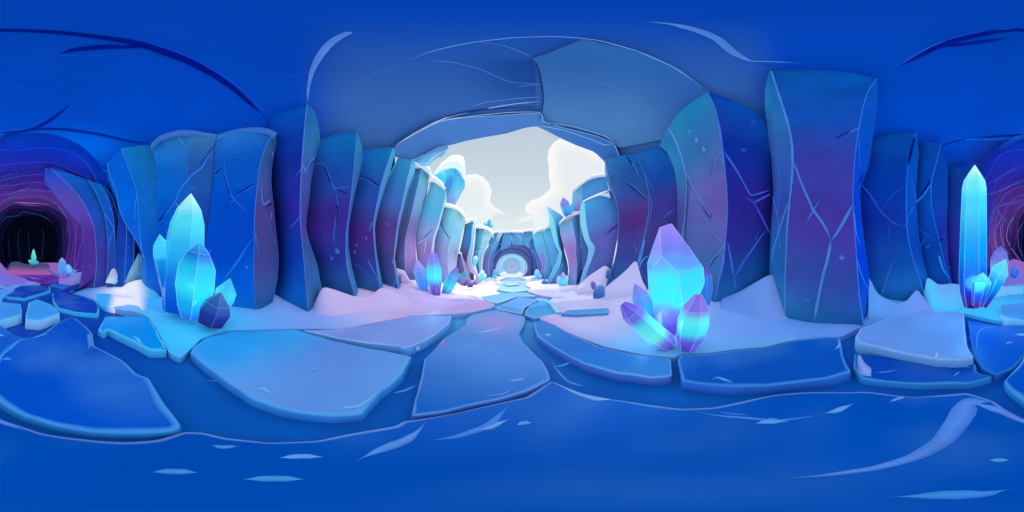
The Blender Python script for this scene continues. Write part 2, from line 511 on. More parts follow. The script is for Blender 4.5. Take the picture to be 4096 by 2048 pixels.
def cluster(label, items, name='crystal_cluster', cat='crystals', group=None, light=None, basez=None, facets=None):
    """items: dict(b=foot px, t=tip px, w=half width px, prof=[(t, factor)...], st=stops, rho=optional, part=name)"""
    it0 = items[0]
    r0 = it0.get('rho') or grho(*it0['b'])
    foot = P(it0['b'][0], it0['b'][1], r0)
    root = empty(name, foot, label, cat, group)
    for it in items:
        rho = it.get('rho') or grho(*it['b']); rt = it.get('rt', rho)
        b = P(it['b'][0], it['b'][1], rho); t = P(it['t'][0], it['t'][1], rt)
        mid = (b + t) / 2; hw = it['w'] * PXR * (mid - CAM).length
        prof = it.get('prof') or [(0, .6), (.35, .95), (.68, 1), (1, 0.02)]
        b2 = b - (t - b).normalized() * .03
        mb = crystal_mb(b2, t, [(p, f * hw) for p, f in prof], it.get('st', CYAN), it.get('sides', 6), it.get('rot', random.uniform(.1, .5)), it.get('flat', .8), it.get('ew', 1.0))
        mb.obj(it.get('part', 'crystal'), [it.get('mat', M_CRYS), M_HILITE_FROST], root, b2)
    for fmb in (facets or []): fmb.obj('crystal', [M_CRYS, M_HILITE_FROST], root, foot)
    if light:
        for (u, v, dr, e, col) in (light if isinstance(light, list) else [light]):
            ld = bpy.data.lights.new('crystal_glow', 'POINT'); ld.energy = e * 2.2; ld.color = col; ld.shadow_soft_size = .25
            lo = bpy.data.objects.new('crystal_glow', ld); COL.objects.link(lo); lo.location = P(u, v, r0 * dr)
    return root
def facet_crystal(V, faces, edges, st, zlo, zhi, back, ew=1.6):
    """an irregular cut crystal: V name -> (u, v, distance); faces: rings of names; back: names mirrored to the far side"""
    pos = {k: P(*p) for k, p in V.items()}
    c = sum(pos.values(), Vector()) / len(pos); o = Vector((c.x, c.y, 0)).normalized(); rt = Vector((o.y, -o.x, 0))
    mb = MB()
    def cl(p, s): t = (p.z - zlo) / (zhi - zlo) + .03 * noise.noise(p * 3); return tuple(x * s for x in stops(st, t))
    def tri(a, b, d, s, n):
        if n == 0:
            mb.face([mb.vert(a), mb.vert(b), mb.vert(d)], [cl(a, s), cl(b, s), cl(d, s)], 0, False); return
        ab, bd, da = (a + b) / 2, (b + d) / 2, (d + a) / 2
        for t in ((a, ab, da), (ab, b, bd), (da, bd, d), (ab, bd, da)): tri(*t, s, n - 1)
    def poly(ps, s):
        m = sum(ps, Vector()) / len(ps)
        for i in range(len(ps)): tri(m, ps[i], ps[(i + 1) % len(ps)], s, 3)
    for names, s in faces: poly([pos[k] for k in names], s)
    # the far side: the outline closed over two points behind
    ring = [pos[k] for k in back]; m1 = c + o * .34; m1.z = c.z + .18
    for i in range(len(ring)): tri(ring[(i + 1) % len(ring)], ring[i], m1, .8, 2)
    w = ew * PXR * (c - CAM).length * .5
    for a, b, k in edges: mb.tube([pos[a], pos[a].lerp(pos[b], .5), pos[b]], [w * k * .7, w * k, w * k * .7], [mixc(cl(x, 1), C(200, 240, 255), .42) for x in (pos[a], pos[a].lerp(pos[b], .5), pos[b])], 5, 1)
    return mb
def rock(label, px_c, w, h, col, rho=None, seed=0, name='ice_rock', cat='ice rock', group=None, mat=None, tilt=0):
    """an angular broken block; w,h half sizes in px"""
    rnd = random.Random(seed); rho = rho or grho(px_c[0], px_c[1] + h)
    c = P(px_c[0], px_c[1], rho); k = PXR * (c - CAM).length
    a = az(px_c[0]); rt = Vector((math.cos(a), -math.sin(a), 0)); fw = Vector((math.sin(a), math.cos(a), 0))
    mb = MB(); pts = []
    for zz, s in ((-1.25, .95), (-.2, 1.05), (.55, .85), (1.0, .45)):
        ring = []
        for i in range(6):
            an = 2 * math.pi * (i + .3) / 6; r = s * rnd.uniform(.86, 1.08)
            ring.append(c + (rt * math.cos(an) * w + fw * math.sin(an) * w) * r * k + Vector((0, 0, (zz + rnd.uniform(-.14, .14) + tilt * math.cos(an) * s) * h * k)))
        pts.append(ring)
    for i in range(6):
        j = (i + 1) % 6; s = rnd.uniform(.8, 1.2); cc = tuple(x * s for x in col); c2 = mixc(cc, C(130, 180, 240), .35)
        for a_, b_ in ((0, 1), (1, 2), (2, 3)):
            q = cc if a_ < 1 else (mixc(cc, c2, .4) if a_ == 1 else c2)
            mb.face([mb.vert(p) for p in (pts[a_][j], pts[a_][i], pts[b_][i], pts[b_][j])], [q] * 4, 0, False)
    mb.face([mb.vert(p) for p in pts[-1]], [mixc(col, C(140, 190, 245), .4)] * 6, 0, False)
    for i in (0, 2, 5): mb.tube([pts[r][i] for r in range(4)], [.3 * k] * 4, mixc(col, C(170, 210, 250), .35), 5, 1)
    q = pts[3] + pts[3][:1]; mb.tube(q, [.4 * k] * 7, mixc(col, C(170, 210, 250), .5), 5, 1)
    o = mb.obj(name, [mat or M_IN, M_HILITE_FROST], None, (c.x, c.y, c.z - h * k))
    return tag(o, label, cat, group)
def drift(label, lo, up, dr=.7, col=None, mat=None, n=40, rho=None, name='snow_drift', group='snow drifts heaped against the ice walls', colf=None, taper=0):
    a, b = catmull(lo, n), catmull(up, n)
    if taper:
        b = [tuple(a[i][j] + (b[i][j] - a[i][j]) * max(.02, sstep(0, taper, i / (n - 1)) * sstep(0, taper, 1 - i / (n - 1))) for j in (0, 1)) for i in range(n)]
    K = 10; rows = []; cs = []
    for k in range(K + 1):
        t = k / K; r = []; cr = []
        for i in range(n):
            u = a[i][0] + (b[i][0] - a[i][0]) * t; v = a[i][1] + (b[i][1] - a[i][1]) * t
            r0 = rho or grho(*a[i])
            tt = t
            p = P(u, v, r0 + dr * tt - .0 * math.sin(math.pi * t))
            r.append(p); cr.append(colf(i / (n - 1), t) if colf else col)
        rows.append(r); cs.append(cr)
    def o(p, d, z): q = p + Vector((p.x, p.y, 0)).normalized() * d; q.z += z; return q
    rows.append([o(p, .35, -.12) for p in rows[K]]); cs.append(cs[-1])
    rows.append([o(p, .5, -.9) for p in rows[K]]); cs.append(cs[-1])
    rows.insert(0, [p - Vector((0, 0, .25)) for p in rows[0]]); cs.insert(0, cs[0])
    m = MB(); m.grid(rows, cs)
    cx = rows[1][n // 2]
    ob = m.obj(name, mat or M_SNOW, None, (cx.x, cx.y, cx.z))
    return tag(ob, label, 'snow drift', group)
# ================================================================== the cave vault
def S(u, v, k=1.0):
    d = dirv(u, v); return CAM + d * (rshell(d) * k)
def interp(poly, u):
    if u <= poly[0][0]: return poly[0][1]
    for (a, b), (c, d) in zip(poly, poly[1:]):
        if u <= c: return b + (d - b) * (u - a) / max(1e-6, c - a)
    return poly[-1][1]
RIM = [(988, 392), (1002, 398), (1040, 402), (1075, 387), (1106, 371), (1130, 366), (1170, 355), (1218, 345.5), (1273, 336), (1316, 323), (1349, 317),
       (1378, 331), (1411, 348), (1451, 366), (1495, 382), (1523, 410), (1532, 440), (1560, 520)]
# back tunnel mouth, centred near u = 85
def ringpx(l, r, t, b, n=40, seed=0, jit=.02, p=2.6):
    cx, cy = (l + r) / 2, (t + b) / 2; out = []
    for i in range(n):
        a = 2 * math.pi * i / n; c, s = math.cos(a), math.sin(a)
        rr = (abs(c) ** p + abs(s) ** p) ** (-1 / p)
        rr *= 1 + jit * noise.noise(Vector((c * 2.3, s * 2.3, seed * 1.7))) * 2
        out.append((cx + (r - l) / 2 * c * rr, cy - (b - t) / 2 * s * rr))
    return out
RINGS = [  # left, right, top, foot, distance
    (-128, 292, 322, 752, 6.6), (-112, 270, 372, 742, 7.4), (-95, 256, 412, 734, 8.2), (-84, 240, 440, 728, 9.2), (-70, 222, 462, 720, 10.4), (-55, 205, 478, 712, 12),
    (-38, 188, 494, 706, 14), (-22, 174, 510, 701, 16.5), (-8, 158, 524, 696, 20), (4, 148, 540, 690, 25), (20, 138, 556, 684, 32)]
r0 = ringpx(*RINGS[0][:4], n=80, seed=0)
def ring_top(u):
    l, r, t, b = RINGS[0][:4]; cx = (l + r) / 2; x = abs(u - cx) / ((r - l) / 2 - 9)
    if x >= 1: return 770
    return (t + b) / 2 - (b - t) / 2 * (1 - x ** 2.3) ** (1 / 2.3)
def vlow(u):
    uu = u if u < 2400 else u - 2576
    if -128 < uu < 292: return min(770, ring_top(uu) + 12)
    if 988 <= u <= 1560: return interp(RIM, u)
    return 775
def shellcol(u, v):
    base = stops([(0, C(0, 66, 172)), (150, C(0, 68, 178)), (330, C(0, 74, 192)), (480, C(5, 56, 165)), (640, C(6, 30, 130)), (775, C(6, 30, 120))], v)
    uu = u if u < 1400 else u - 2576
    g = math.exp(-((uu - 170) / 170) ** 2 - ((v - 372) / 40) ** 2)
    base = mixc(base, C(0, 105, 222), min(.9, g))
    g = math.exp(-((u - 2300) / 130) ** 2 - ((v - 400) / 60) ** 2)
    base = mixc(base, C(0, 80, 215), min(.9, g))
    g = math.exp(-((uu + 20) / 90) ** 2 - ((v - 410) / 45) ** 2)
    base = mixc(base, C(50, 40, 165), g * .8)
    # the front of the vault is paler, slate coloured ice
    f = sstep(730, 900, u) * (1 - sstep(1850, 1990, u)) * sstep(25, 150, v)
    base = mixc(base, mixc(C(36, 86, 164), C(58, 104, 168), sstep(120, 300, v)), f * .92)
    if 1040 < u < 1349:   # shade of the recess left of the crease, painted as darker ice
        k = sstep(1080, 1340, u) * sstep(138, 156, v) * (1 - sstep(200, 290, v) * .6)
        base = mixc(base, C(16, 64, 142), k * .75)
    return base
def build_vault():
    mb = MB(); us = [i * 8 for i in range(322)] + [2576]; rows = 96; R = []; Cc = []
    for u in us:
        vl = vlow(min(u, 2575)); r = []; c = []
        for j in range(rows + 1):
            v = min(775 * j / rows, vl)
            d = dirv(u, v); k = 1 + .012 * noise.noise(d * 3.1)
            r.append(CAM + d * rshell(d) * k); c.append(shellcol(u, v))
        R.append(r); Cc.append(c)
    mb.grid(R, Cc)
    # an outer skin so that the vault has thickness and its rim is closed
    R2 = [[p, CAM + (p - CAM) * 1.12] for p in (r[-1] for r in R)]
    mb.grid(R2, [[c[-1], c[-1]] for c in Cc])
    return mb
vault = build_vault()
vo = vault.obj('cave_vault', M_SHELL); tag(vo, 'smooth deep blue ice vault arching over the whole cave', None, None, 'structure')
vb = bvh_of(vault)

def plate(px, k, colf, thick=.25, step=14, name='vault_plate', n=120, rim=None, label='', sharp=False):
    q = linres(px + px[:1], n + 1)[:-1] if sharp else catmull(px, n, True)
    if area(q) < 0: q.reverse()
    vs, fs, nl = fill(q, step)
    mb = MB(); ids = []
    for p in vs:
        d = dirv(p.x, p.y); kk = k * (1 + .008 * noise.noise(d * 4))
        ids.append(mb.vert(CAM + d * rshell(d) * kk))
    for f in fs: mb.face([ids[i] for i in f], [colf(vs[i].x, vs[i].y) for i in f])
    loop = [S(u, v, k) for u, v in q]; loop2 = [S(u, v, k + thick / 6) for u, v in q]
    loop.append(loop[0]); loop2.append(loop2[0])
    cc = [colf(*q[i % len(q)]) for i in range(len(loop))]
    mb.grid([loop, loop2], [cc, cc])
    if rim: line = mb.tube([CAM + (p - CAM) * .999 for p in loop], [.5 * rim[0] * PXR * (p - CAM).length for p in loop], rim[1], 5, 1)
    o = mb.obj(name, [M_SHELL, M_HILITE_FROST]); tag(o, label, None, None, 'structure')
    return mb
SL = C(52, 104, 172); SL2 = C(44, 92, 166)
def c_right(u, v): return mixc(mixc(C(46, 102, 168), C(72, 124, 180), sstep(150, 330, v)), C(34, 84, 162), sstep(1560, 1760, u) * .6)
def c_left(u, v): return mixc(mixc(C(48, 100, 170), C(24, 72, 148), sstep(1230, 1345, u) * (1 - sstep(230, 300, v) * .5)), C(50, 92, 170), .2)
def c_rim(u, v): return mixc(C(70, 120, 188), C(52, 106, 180), sstep(1300, 1560, u))
pl_right = plate([(1340, 146), (1375, 135), (1465, 97), (1600, 128), (1690, 168), (1748, 206), (1786, 236), (1735, 275), (1684, 322), (1665, 352), (1560, 372), (1470, 345), (1356, 308), (1364, 250), (1360, 200)], .982, c_right, label='broad pale slate plate of the vault right of the cave mouth', sharp=True, thick=.1)
pl_rim = plate([(983, 390), (1000, 362), (1040, 335), (1098, 304), (1150, 296), (1250, 291), (1362, 283), (1367, 307), (1420, 322), (1500, 342), (1545, 362), (1570, 420), (1575, 470), (1532, 440), (1523, 408), (1495, 382), (1451, 366), (1411, 348), (1378, 331), (1349, 317), (1316, 323), (1273, 336), (1218, 345.5), (1170, 355), (1130, 366), (1106, 371), (1075, 387), (1040, 402), (1002, 398)], .965, c_rim, rim=(1.1, C(150, 195, 230)), label='pale ice lip rimming the cave mouth under the sky', sharp=True, thick=.55)
allb = bvh_of(vault, pl_right, pl_rim)
ln = MB()
PALE = C(95, 140, 210); PALE2 = C(120, 165, 220); DK = C(6, 30, 120); DKB = C(10, 50, 120)
def vl_(px, w, c, mi=0, taper=(.12, .12)): line_on(ln, allb, px, w, c, mi, taper=taper)
vl_([(773, 262), (776, 220), (785, 180), (802, 145), (825, 115), (850, 95), (882, 80)], [2, 4, 6, 8, 8, 7, 5], C(78, 128, 205), taper=(.1, .02))
vl_([(1630, 54), (1700, 62), (1760, 78), (1805, 98), (1840, 128), (1862, 142), (1892, 155)], [2, 3, 6, 7, 7, 9, 3], C(75, 128, 205), taper=(.1, .02))
vl_([(1890, 154), (1940, 155), (2020, 159)], [2.5, 2, 1], C(80, 140, 220), taper=(0, .5))
vl_([(1892, 155), (1925, 160), (1937, 172)], 1.6, C(15, 60, 150))
vl_([(1025, 152), (1090, 128), (1180, 108), (1290, 95), (1400, 92), (1500, 101), (1600, 128), (1690, 168), (1748, 206), (1786, 233)], [1, 1.5, 1.6, 1.5, 1.6, 1.8, 2.5, 4, 1.8], C(105, 155, 215))
vl_([(1210, 107), (1260, 113), (1310, 130), (1340, 146)], 1.6, C(70, 115, 185))
vl_([(1075, 152), (1140, 157), (1210, 175), (1280, 205), (1362, 212)], 1.2, C(85, 130, 195))
vl_([(1362, 255), (1290, 262), (1200, 278), (1120, 297), (1040, 338), (990, 368)], [1.5, 1.4, 2.2, 2.4, 2, 1.5], C(190, 210, 235))
vl_([(1364, 268), (1250, 272), (1170, 282), (1100, 300)], [1, 3, 7, 3], C(28, 70, 140), 1)
vl_([(1364, 281), (1280, 283), (1190, 292), (1110, 305), (1050, 330)], 1.5, C(170, 205, 235))
vl_([(1362, 212), (1300, 217)], 1.2, C(90, 130, 195)); vl_([(1366, 243), (1300, 248), (1220, 258), (1180, 270)], 1.2, C(110, 150, 205))
vl_([(1345, 150), (1356, 180), (1362, 210), (1367, 245), (1362, 285), (1353, 308)], 2, C(16, 58, 128), 1)
vl_([(1356, 308), (1440, 322), (1520, 345), (1545, 360)], 2.4, C(28, 75, 150), 1)
vl_([(1353, 306), (1440, 318), (1520, 342), (1548, 362)], 1.2, C(150, 195, 230))
vl_([(1352, 315), (1420, 328), (1490, 352), (1520, 364), (1545, 362)], 1.5, C(140, 195, 235))
vl_([(1450, 190), (1530, 215), (1620, 262), (1680, 320)], 1.2, C(70, 125, 190))
vl_([(1040, 158), (950, 182), (905, 215), (880, 250)], 1.6, C(62, 104, 180), taper=(.3, .4))
# dark groove sweeping over the back of the vault
vl_([(-20, 76), (60, 77), (150, 82), (240, 92), (330, 106), (400, 126), (470, 152), (540, 190), (590, 225), (640, 270), (678, 302)], [7, 8, 9, 9, 10, 12, 14, 12, 10, 8, 3], C(0, 24, 138), 1, (.02, .1))
vl_([(300, 102), (400, 116), (480, 146), (560, 190), (620, 235), (680, 300)], 1.5, C(20, 80, 215))
vl_([(148, 137), (190, 125), (260, 118), (330, 118), (360, 116)], [2, 10, 12, 10, 6], C(0, 28, 150), 1)
vl_([(60, 132), (140, 138), (220, 141), (300, 134), (380, 128), (430, 136)], 1.5, C(15, 80, 205))
vl_([(2250, 175), (2300, 148), (2350, 122), (2400, 102), (2450, 90), (2500, 80), (2575, 73)], [2, 5, 7, 10, 10, 8, 7], C(2, 28, 145), 1, (.2, .02))
vl_([(2240, 178), (2290, 146), (2340, 118), (2400, 95), (2470, 80), (2560, 70)], 1.6, C(25, 95, 215), taper=(.2, .1))
vl_([(2340, 118), (2400, 114), (2460, 106), (2540, 95)], [2, 8, 8, 2], C(4, 34, 150), 1)
vl_([(5, 335), (60, 330), (90, 322), (130, 300), (158, 278), (180, 257)], [4, 5, 7, 7, 5, 1], C(0, 40, 155), 1, (.05, .1))
vl_([(0, 344), (60, 330), (110, 324), (170, 326), (250, 338), (330, 356), (385, 360)], [2, 4, 6, 7, 7, 6, 2], C(0, 48, 160), 1, (.02, .1))
vl_([(0, 215), (40, 205), (90, 212), (135, 222), (165, 240), (182, 257)], 1.3, C(4, 45, 160))
vl_([(2450, 345), (2500, 343), (2575, 338)], [1, 4, 4], C(0, 35, 150), 1); vl_([(2400, 348), (2470, 352), (2575, 345)], 1.5, C(30, 120, 230))
vl_([(2300, 390), (2360, 370), (2400, 356), (2440, 345)], 3, C(0, 45, 165), 1)
vl_([(25, 392), (90, 396), (170, 408), (250, 425), (285, 440), (297, 470)], [1, 1.2, 1.6, 1.6, 1.4, 1], C(30, 130, 235))
vl_([(25, 400), (100, 405), (180, 428), (240, 450)], 1.2, C(20, 110, 220)); vl_([(30, 396), (100, 401), (160, 413)], 3, C(0, 40, 150), 1)
vl_([(700, 196), (800, 178), (900, 173)], 1.0, C(30, 90, 190))
lo = ln.obj('vault_frost_lines', [M_HILITE_FROST, M_DARK]); tag(lo, 'thin frosted ridges and dark grooves running over the vault', None, None, 'structure')

# ================================================================== dark tunnel at the back
def loft(rings, cols, name, mats, label, edge=None, edgecol=None, groups=None, cap=None, kind='structure', floor=None, mm=.6):
    """rings: lists of pixel outlines with a distance each; every ring steps inward like a rib"""
    mb = MB(); n = len(rings[0][0])
    for k in range(len(rings) - 1):
        (qa, da), (qb, db) = rings[k], rings[k + 1]
        a = [P(u, v, da) for u, v in qa] + [P(*qa[0], da)]
        # the rib runs outward behind its own edge, then the next edge stands proud
        mid = [Vector(x).lerp(Vector(y), .86) * 1.0 for x, y in zip(a, [P(u, v, db) for u, v in qb] + [P(*qb[0], db)])]
        ctr = sum(mid, Vector()) / len(mid)
        mid = [ctr + (p - ctr) * 1.10 for p in mid]
        b = [P(u, v, db) for u, v in qb] + [P(*qb[0], db)]
        c0, c1 = cols[k], cols[k + 1]
        def cf(c, i):
            if floor and k >= floor[0] and (i <= 5 or i >= n - 5): return floor[1]
            if callable(c): return c(i / n)
            return c
        mb.grid([a, mid, b], [[cf(c0, i) for i in range(n + 1)], [mixc(cf(c0, i), cf(c1, i), mm) for i in range(n + 1)], [cf(c1, i) for i in range(n + 1)]])
        if edge:
            mb.tube(b, [.5 * edge * PXR * (p - CAM).length * (.5 + .8 * abs(noise.noise(Vector((i * .15, k, 1))))) for i, p in enumerate(b)], edgecol[k] if isinstance(edgecol, list) else edgecol, 5, 1)
    if cap:
        q, d = rings[-1]; ids = [mb.vert(P(u, v, d)) for u, v in q]
        c = mb.vert(sum((P(u, v, d) for u, v in q), Vector()) / len(q) + Vector((0, 0, 0)))
        for i in range(len(ids)): mb.face((c, ids[i], ids[(i + 1) % len(ids)]), (cap[0], cap[1], cap[1]))
    tag(mb.obj(name, mats), label, None, None, kind)
    return mb
rg = [(ringpx(l, r, t, b, 80, i, .055 if 0 < i < 9 else .0, 2.3 + (i % 3) * .35), d) for i, (l, r, t, b, d) in enumerate(RINGS)]
TC = []
def tcol(top, side, left=None):
    left = left or side
    def f(s):   # s: 0 right, .25 top, .5 left
        a = 2 * math.pi * s; k = max(0, math.sin(a)); side_c = side if math.cos(a) > 0 else left
        return mixc(side_c, top, k ** .8)
    return f
TC = [tcol(C(2, 68, 194), C(14, 56, 185), C(20, 44, 175)), tcol(C(8, 52, 188), C(24, 60, 165), C(46, 36, 165)), tcol(C(28, 44, 170), C(34, 50, 155), C(70, 45, 155)),  # darkness of the tunnel's depth painted into the ring colours
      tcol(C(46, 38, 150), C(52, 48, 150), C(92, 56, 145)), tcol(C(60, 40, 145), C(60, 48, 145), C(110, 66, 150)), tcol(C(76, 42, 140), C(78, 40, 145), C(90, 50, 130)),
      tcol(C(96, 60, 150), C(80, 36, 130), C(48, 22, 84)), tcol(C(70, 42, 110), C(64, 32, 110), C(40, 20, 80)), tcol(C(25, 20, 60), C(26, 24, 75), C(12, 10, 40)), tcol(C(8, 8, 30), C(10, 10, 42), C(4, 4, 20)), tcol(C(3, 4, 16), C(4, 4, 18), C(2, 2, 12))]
DT = loft(rg, TC, 'dark_tunnel', [M_TUN, M_HILITE_FROST], 'ribbed tunnel sinking from blue through purple to black', .9,
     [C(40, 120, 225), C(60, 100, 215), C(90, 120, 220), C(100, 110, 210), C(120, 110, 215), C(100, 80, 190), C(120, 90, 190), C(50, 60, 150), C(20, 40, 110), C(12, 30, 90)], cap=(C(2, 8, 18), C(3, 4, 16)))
tl = MB(); tb = bvh_of(DT)
for px, w_, c_ in [(zA((655, 760), (700, 900), (706, 1050), (690, 1200), (670, 1400), (640, 1700)), 1.3, C(70, 60, 190)), (zA((735, 800), (775, 920), (768, 1050), (755, 1250), (740, 1600)), 1.2, C(90, 100, 210)),
    (zA((620, 740), (720, 840), (820, 960), (845, 1130), (840, 1300), (800, 1650)), 1.3, C(80, 110, 220)), (zA((515, 605), (575, 700), (620, 735)), 1.2, C(110, 80, 190)), (zA((0, 690), (120, 655), (250, 615), (320, 600)), 1.2, C(40, 130, 230)),
    (zA((0, 505), (80, 475), (150, 455)), 1.2, C(30, 90, 220)), (zA((0, 590), (100, 545), (180, 510)), .9, C(40, 70, 200)), (zA((0, 750), (100, 700), (240, 640), (380, 620), (570, 660)), 1, C(80, 90, 200)),
    (zA((525, 740), (600, 800), (690, 920)), 1.4, C(60, 130, 230)), (zA((100, 270), (150, 400), (200, 520), (260, 600)), 1, C(40, 70, 190)), (zA((100, 1100), (85, 1180), (110, 1350), (140, 1600)), .8, C(14, 50, 120)), (zA((200, 1000), (180, 1150), (210, 1400), (260, 1620)), .8, C(16, 60, 130)),
    (zA((290, 1010), (285, 1150), (320, 1400), (380, 1620)), .8, C(12, 50, 110)), (zA((420, 1000), (440, 1100), (415, 1350)), .8, C(16, 60, 130)), (zA((0, 960), (60, 900), (180, 880), (230, 845), (380, 870), (470, 910), (530, 960)), 1, C(40, 90, 200)),
    (zA((130, 745), (250, 752), (400, 760), (520, 770)), [1, 4, 3, 1], C(150, 100, 200)), (zA((180, 770), (300, 775), (430, 785)), [1, 5, 1], C(110, 60, 160))]: line_on(tl, tb, px, w_, c_, taper=(.1, .15))
for px, w_, c_ in [(zH((790, 620), (800, 560), (835, 480), (900, 455), (1000, 440)), 1.2, C(60, 110, 220)), (zH((840, 480), (870, 520), (905, 560)), 1, C(120, 130, 220)), (zH((875, 530), (840, 600), (838, 680), (860, 740)), 1.3, C(120, 140, 225)), (zH((870, 560), (868, 620), (885, 690), (930, 760)), 1.2, C(130, 120, 210)),
    (zH((950, 515), (915, 570), (902, 640), (925, 700), (1000, 800)), 1.3, C(120, 150, 230)), (zH((1000, 555), (970, 610), (970, 690), (1000, 770)), 1.3, C(80, 110, 220)), (zH((780, 405), (880, 370), (1000, 310)), 1.3, C(50, 120, 230)), (zH((775, 350), (880, 290), (1000, 215)), 1.1, C(40, 100, 225)), (zH((840, 470), (900, 450), (1000, 425)), 1, C(60, 110, 220))]:
    line_on(tl, tb, wrap(px), w_, c_, taper=(.1, .15))
tag(tl.obj('tunnel_frost_lines', [M_HILITE_FROST, M_DARK]), 'thin curved frost seams on the ribbed walls of the dark tunnel', None, None, 'structure')
# ================================================================== pale portal at the front
def oring(*pts, n=60): return linres([p for p in zO(*pts)], n)
def arch(pts, n=60, flo=None):
    q = catmull(zO(*pts), n); return q
def arch2(cx, cy, rx, ry, n=60):
    return linres(zO(*[(cx + rx * math.cos(math.radians(a)) * (1 if a > 180 or a < 0 else .97), cy - ry * math.sin(math.radians(a))) for a in range(238, -59, -6)]), n)
A0 = arch([(150, 930), (120, 700), (160, 480), (300, 270), (480, 110), (700, 108), (900, 140), (1060, 300), (1180, 520), (1210, 700), (1190, 930)])
A1 = arch([(222, 930), (220, 740), (262, 570), (400, 345), (560, 300), (640, 240), (830, 262), (960, 390), (1050, 580), (1085, 760), (1080, 930)])
A2 = arch([(262, 930), (262, 760), (310, 590), (420, 420), (560, 330), (690, 318), (850, 350), (960, 450), (1020, 610), (1030, 780), (1020, 930)])
A3 = arch([(300, 930), (310, 730), (370, 580), (470, 430), (600, 375), (780, 368), (900, 440), (955, 560), (968, 700), (950, 930)])
A4 = arch([(340, 930), (345, 740), (400, 600), (480, 480), (600, 430), (740, 440), (860, 510), (930, 610), (940, 760), (930, 930)])
A5 = arch2(630, 722, 262, 215)
A6 = arch2(632, 722, 218, 192)
A7 = arch2(634, 720, 178, 166)
A8 = arch2(636, 716, 130, 142)
DC = C(48, 88, 160)
def pc(top, side): return lambda s: mixc(side, top, max(0, math.sin(math.pi * min(1, max(0, s)))) ** 1.5)
pcols = [pc(C(60, 135, 205), C(110, 110, 190)), pc(C(50, 100, 175), C(44, 66, 145)), pc(C(56, 92, 165), C(44, 50, 130)), pc(C(62, 52, 130), C(48, 46, 125)), pc(C(50, 72, 140), C(38, 54, 120)),
         pc(C(130, 200, 230), C(180, 165, 218)), pc(C(140, 205, 230), C(160, 190, 228)), pc(C(120, 185, 220), C(140, 190, 226)), pc(C(120, 165, 208), C(126, 176, 214))]
pr = [(A0, 12.4), (A1, 12.3), (A2, 13), (A3, 13.8), (A4, 15), (A5, 15.6), (A6, 16.4), (A7, 17.6), (A8, 19)]
loft(pr, pcols, 'bright_tunnel', [M_OUT, M_HILITE_FROST], 'arched tunnel at the end of the canyon leading to a pale glow', 1.0, [C(150, 205, 235), C(120, 170, 225), C(120, 140, 205), C(110, 160, 215), C(225, 240, 250), C(205, 235, 248), C(200, 230, 245), C(190, 220, 240)], cap=(C(142, 164, 202), C(160, 182, 212)), floor=(5, C(236, 238, 248)), mm=.1)
# ================================================================== ground
bed = MB()
def bedcol(x, y):
    c = mixc(C(10, 88, 178), C(8, 66, 168), sstep(0, -3, y) if False else (1 - sstep(-3, 0, y)))
    c = mixc(c, C(70, 165, 215), sstep(2, 4.5, y)); c = mixc(c, C(160, 214, 240), sstep(5, 7, y)); c = mixc(c, C(70, 40, 160), 1 - sstep(-11, -7.5, y))
    return c
R = []; Cc = []
ys = [-60, -30, -20] + [-14 + i * .5 for i in range(53)] + [12.3]
xs = [-60, -20, -9] + [-7 + i * .5 for i in range(29)] + [9, 20, 60]
for y in ys:
    R.append([(x, y, -.085 + .012 * noise.noise(Vector((x, y, 0)))) for x in xs]); Cc.append([bedcol(x, y) for x in xs])
bed.grid([r for r in R], Cc)
bm_marks = bvh_of(bed)
for px in ([(510, 955), (560, 962), (640, 985), (720, 1000)], [(640, 1020), (700, 1015), (790, 1010)], [(880, 1000), (960, 985), (1000, 975)], [(985, 990), (1020, 982), (1050, 968)],
           [(1390, 925), (1420, 918), (1455, 900)], [(1385, 905), (1400, 930), (1430, 960), (1480, 975)]):
    stroke(px, 5, C(70, 140, 210), mi=1)(bed, bm_marks)
tag(bed.obj('ice_bed', [M_FLOOR, M_HILITE_FROST]), 'deep blue frozen bed showing in the gaps between slabs', None, None, 'structure')

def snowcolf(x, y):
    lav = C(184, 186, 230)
    c = mixc(C(70, 140, 222), C(112, 152, 228), sstep(-1.5, 1.0, y))  # blue cave light and lavender shade painted into the snow by position
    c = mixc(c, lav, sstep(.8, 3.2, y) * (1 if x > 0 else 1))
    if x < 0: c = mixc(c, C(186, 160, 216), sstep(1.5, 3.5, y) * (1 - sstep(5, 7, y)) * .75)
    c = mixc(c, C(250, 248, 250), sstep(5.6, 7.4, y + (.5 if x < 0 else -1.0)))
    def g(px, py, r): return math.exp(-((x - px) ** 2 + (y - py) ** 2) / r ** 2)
    c = mixc(c, C(60, 190, 246), min(.92, g(-3.0, -1.5, 1.35) * 1.25))  # cyan glow of the nearby crystals painted into the snow, here and below
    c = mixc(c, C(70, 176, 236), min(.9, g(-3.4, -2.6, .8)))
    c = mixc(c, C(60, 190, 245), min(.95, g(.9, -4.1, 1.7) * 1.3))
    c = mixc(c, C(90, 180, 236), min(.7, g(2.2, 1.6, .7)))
    c = mixc(c, C(245, 243, 244), min(1, g(-4.4, -4.0, 1.0) * 1.5))  # white pool of light painted into the cave snow
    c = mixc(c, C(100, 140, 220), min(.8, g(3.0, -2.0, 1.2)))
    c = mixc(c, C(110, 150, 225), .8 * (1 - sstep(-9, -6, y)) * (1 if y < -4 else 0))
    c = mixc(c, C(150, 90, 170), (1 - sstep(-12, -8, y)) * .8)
    return c
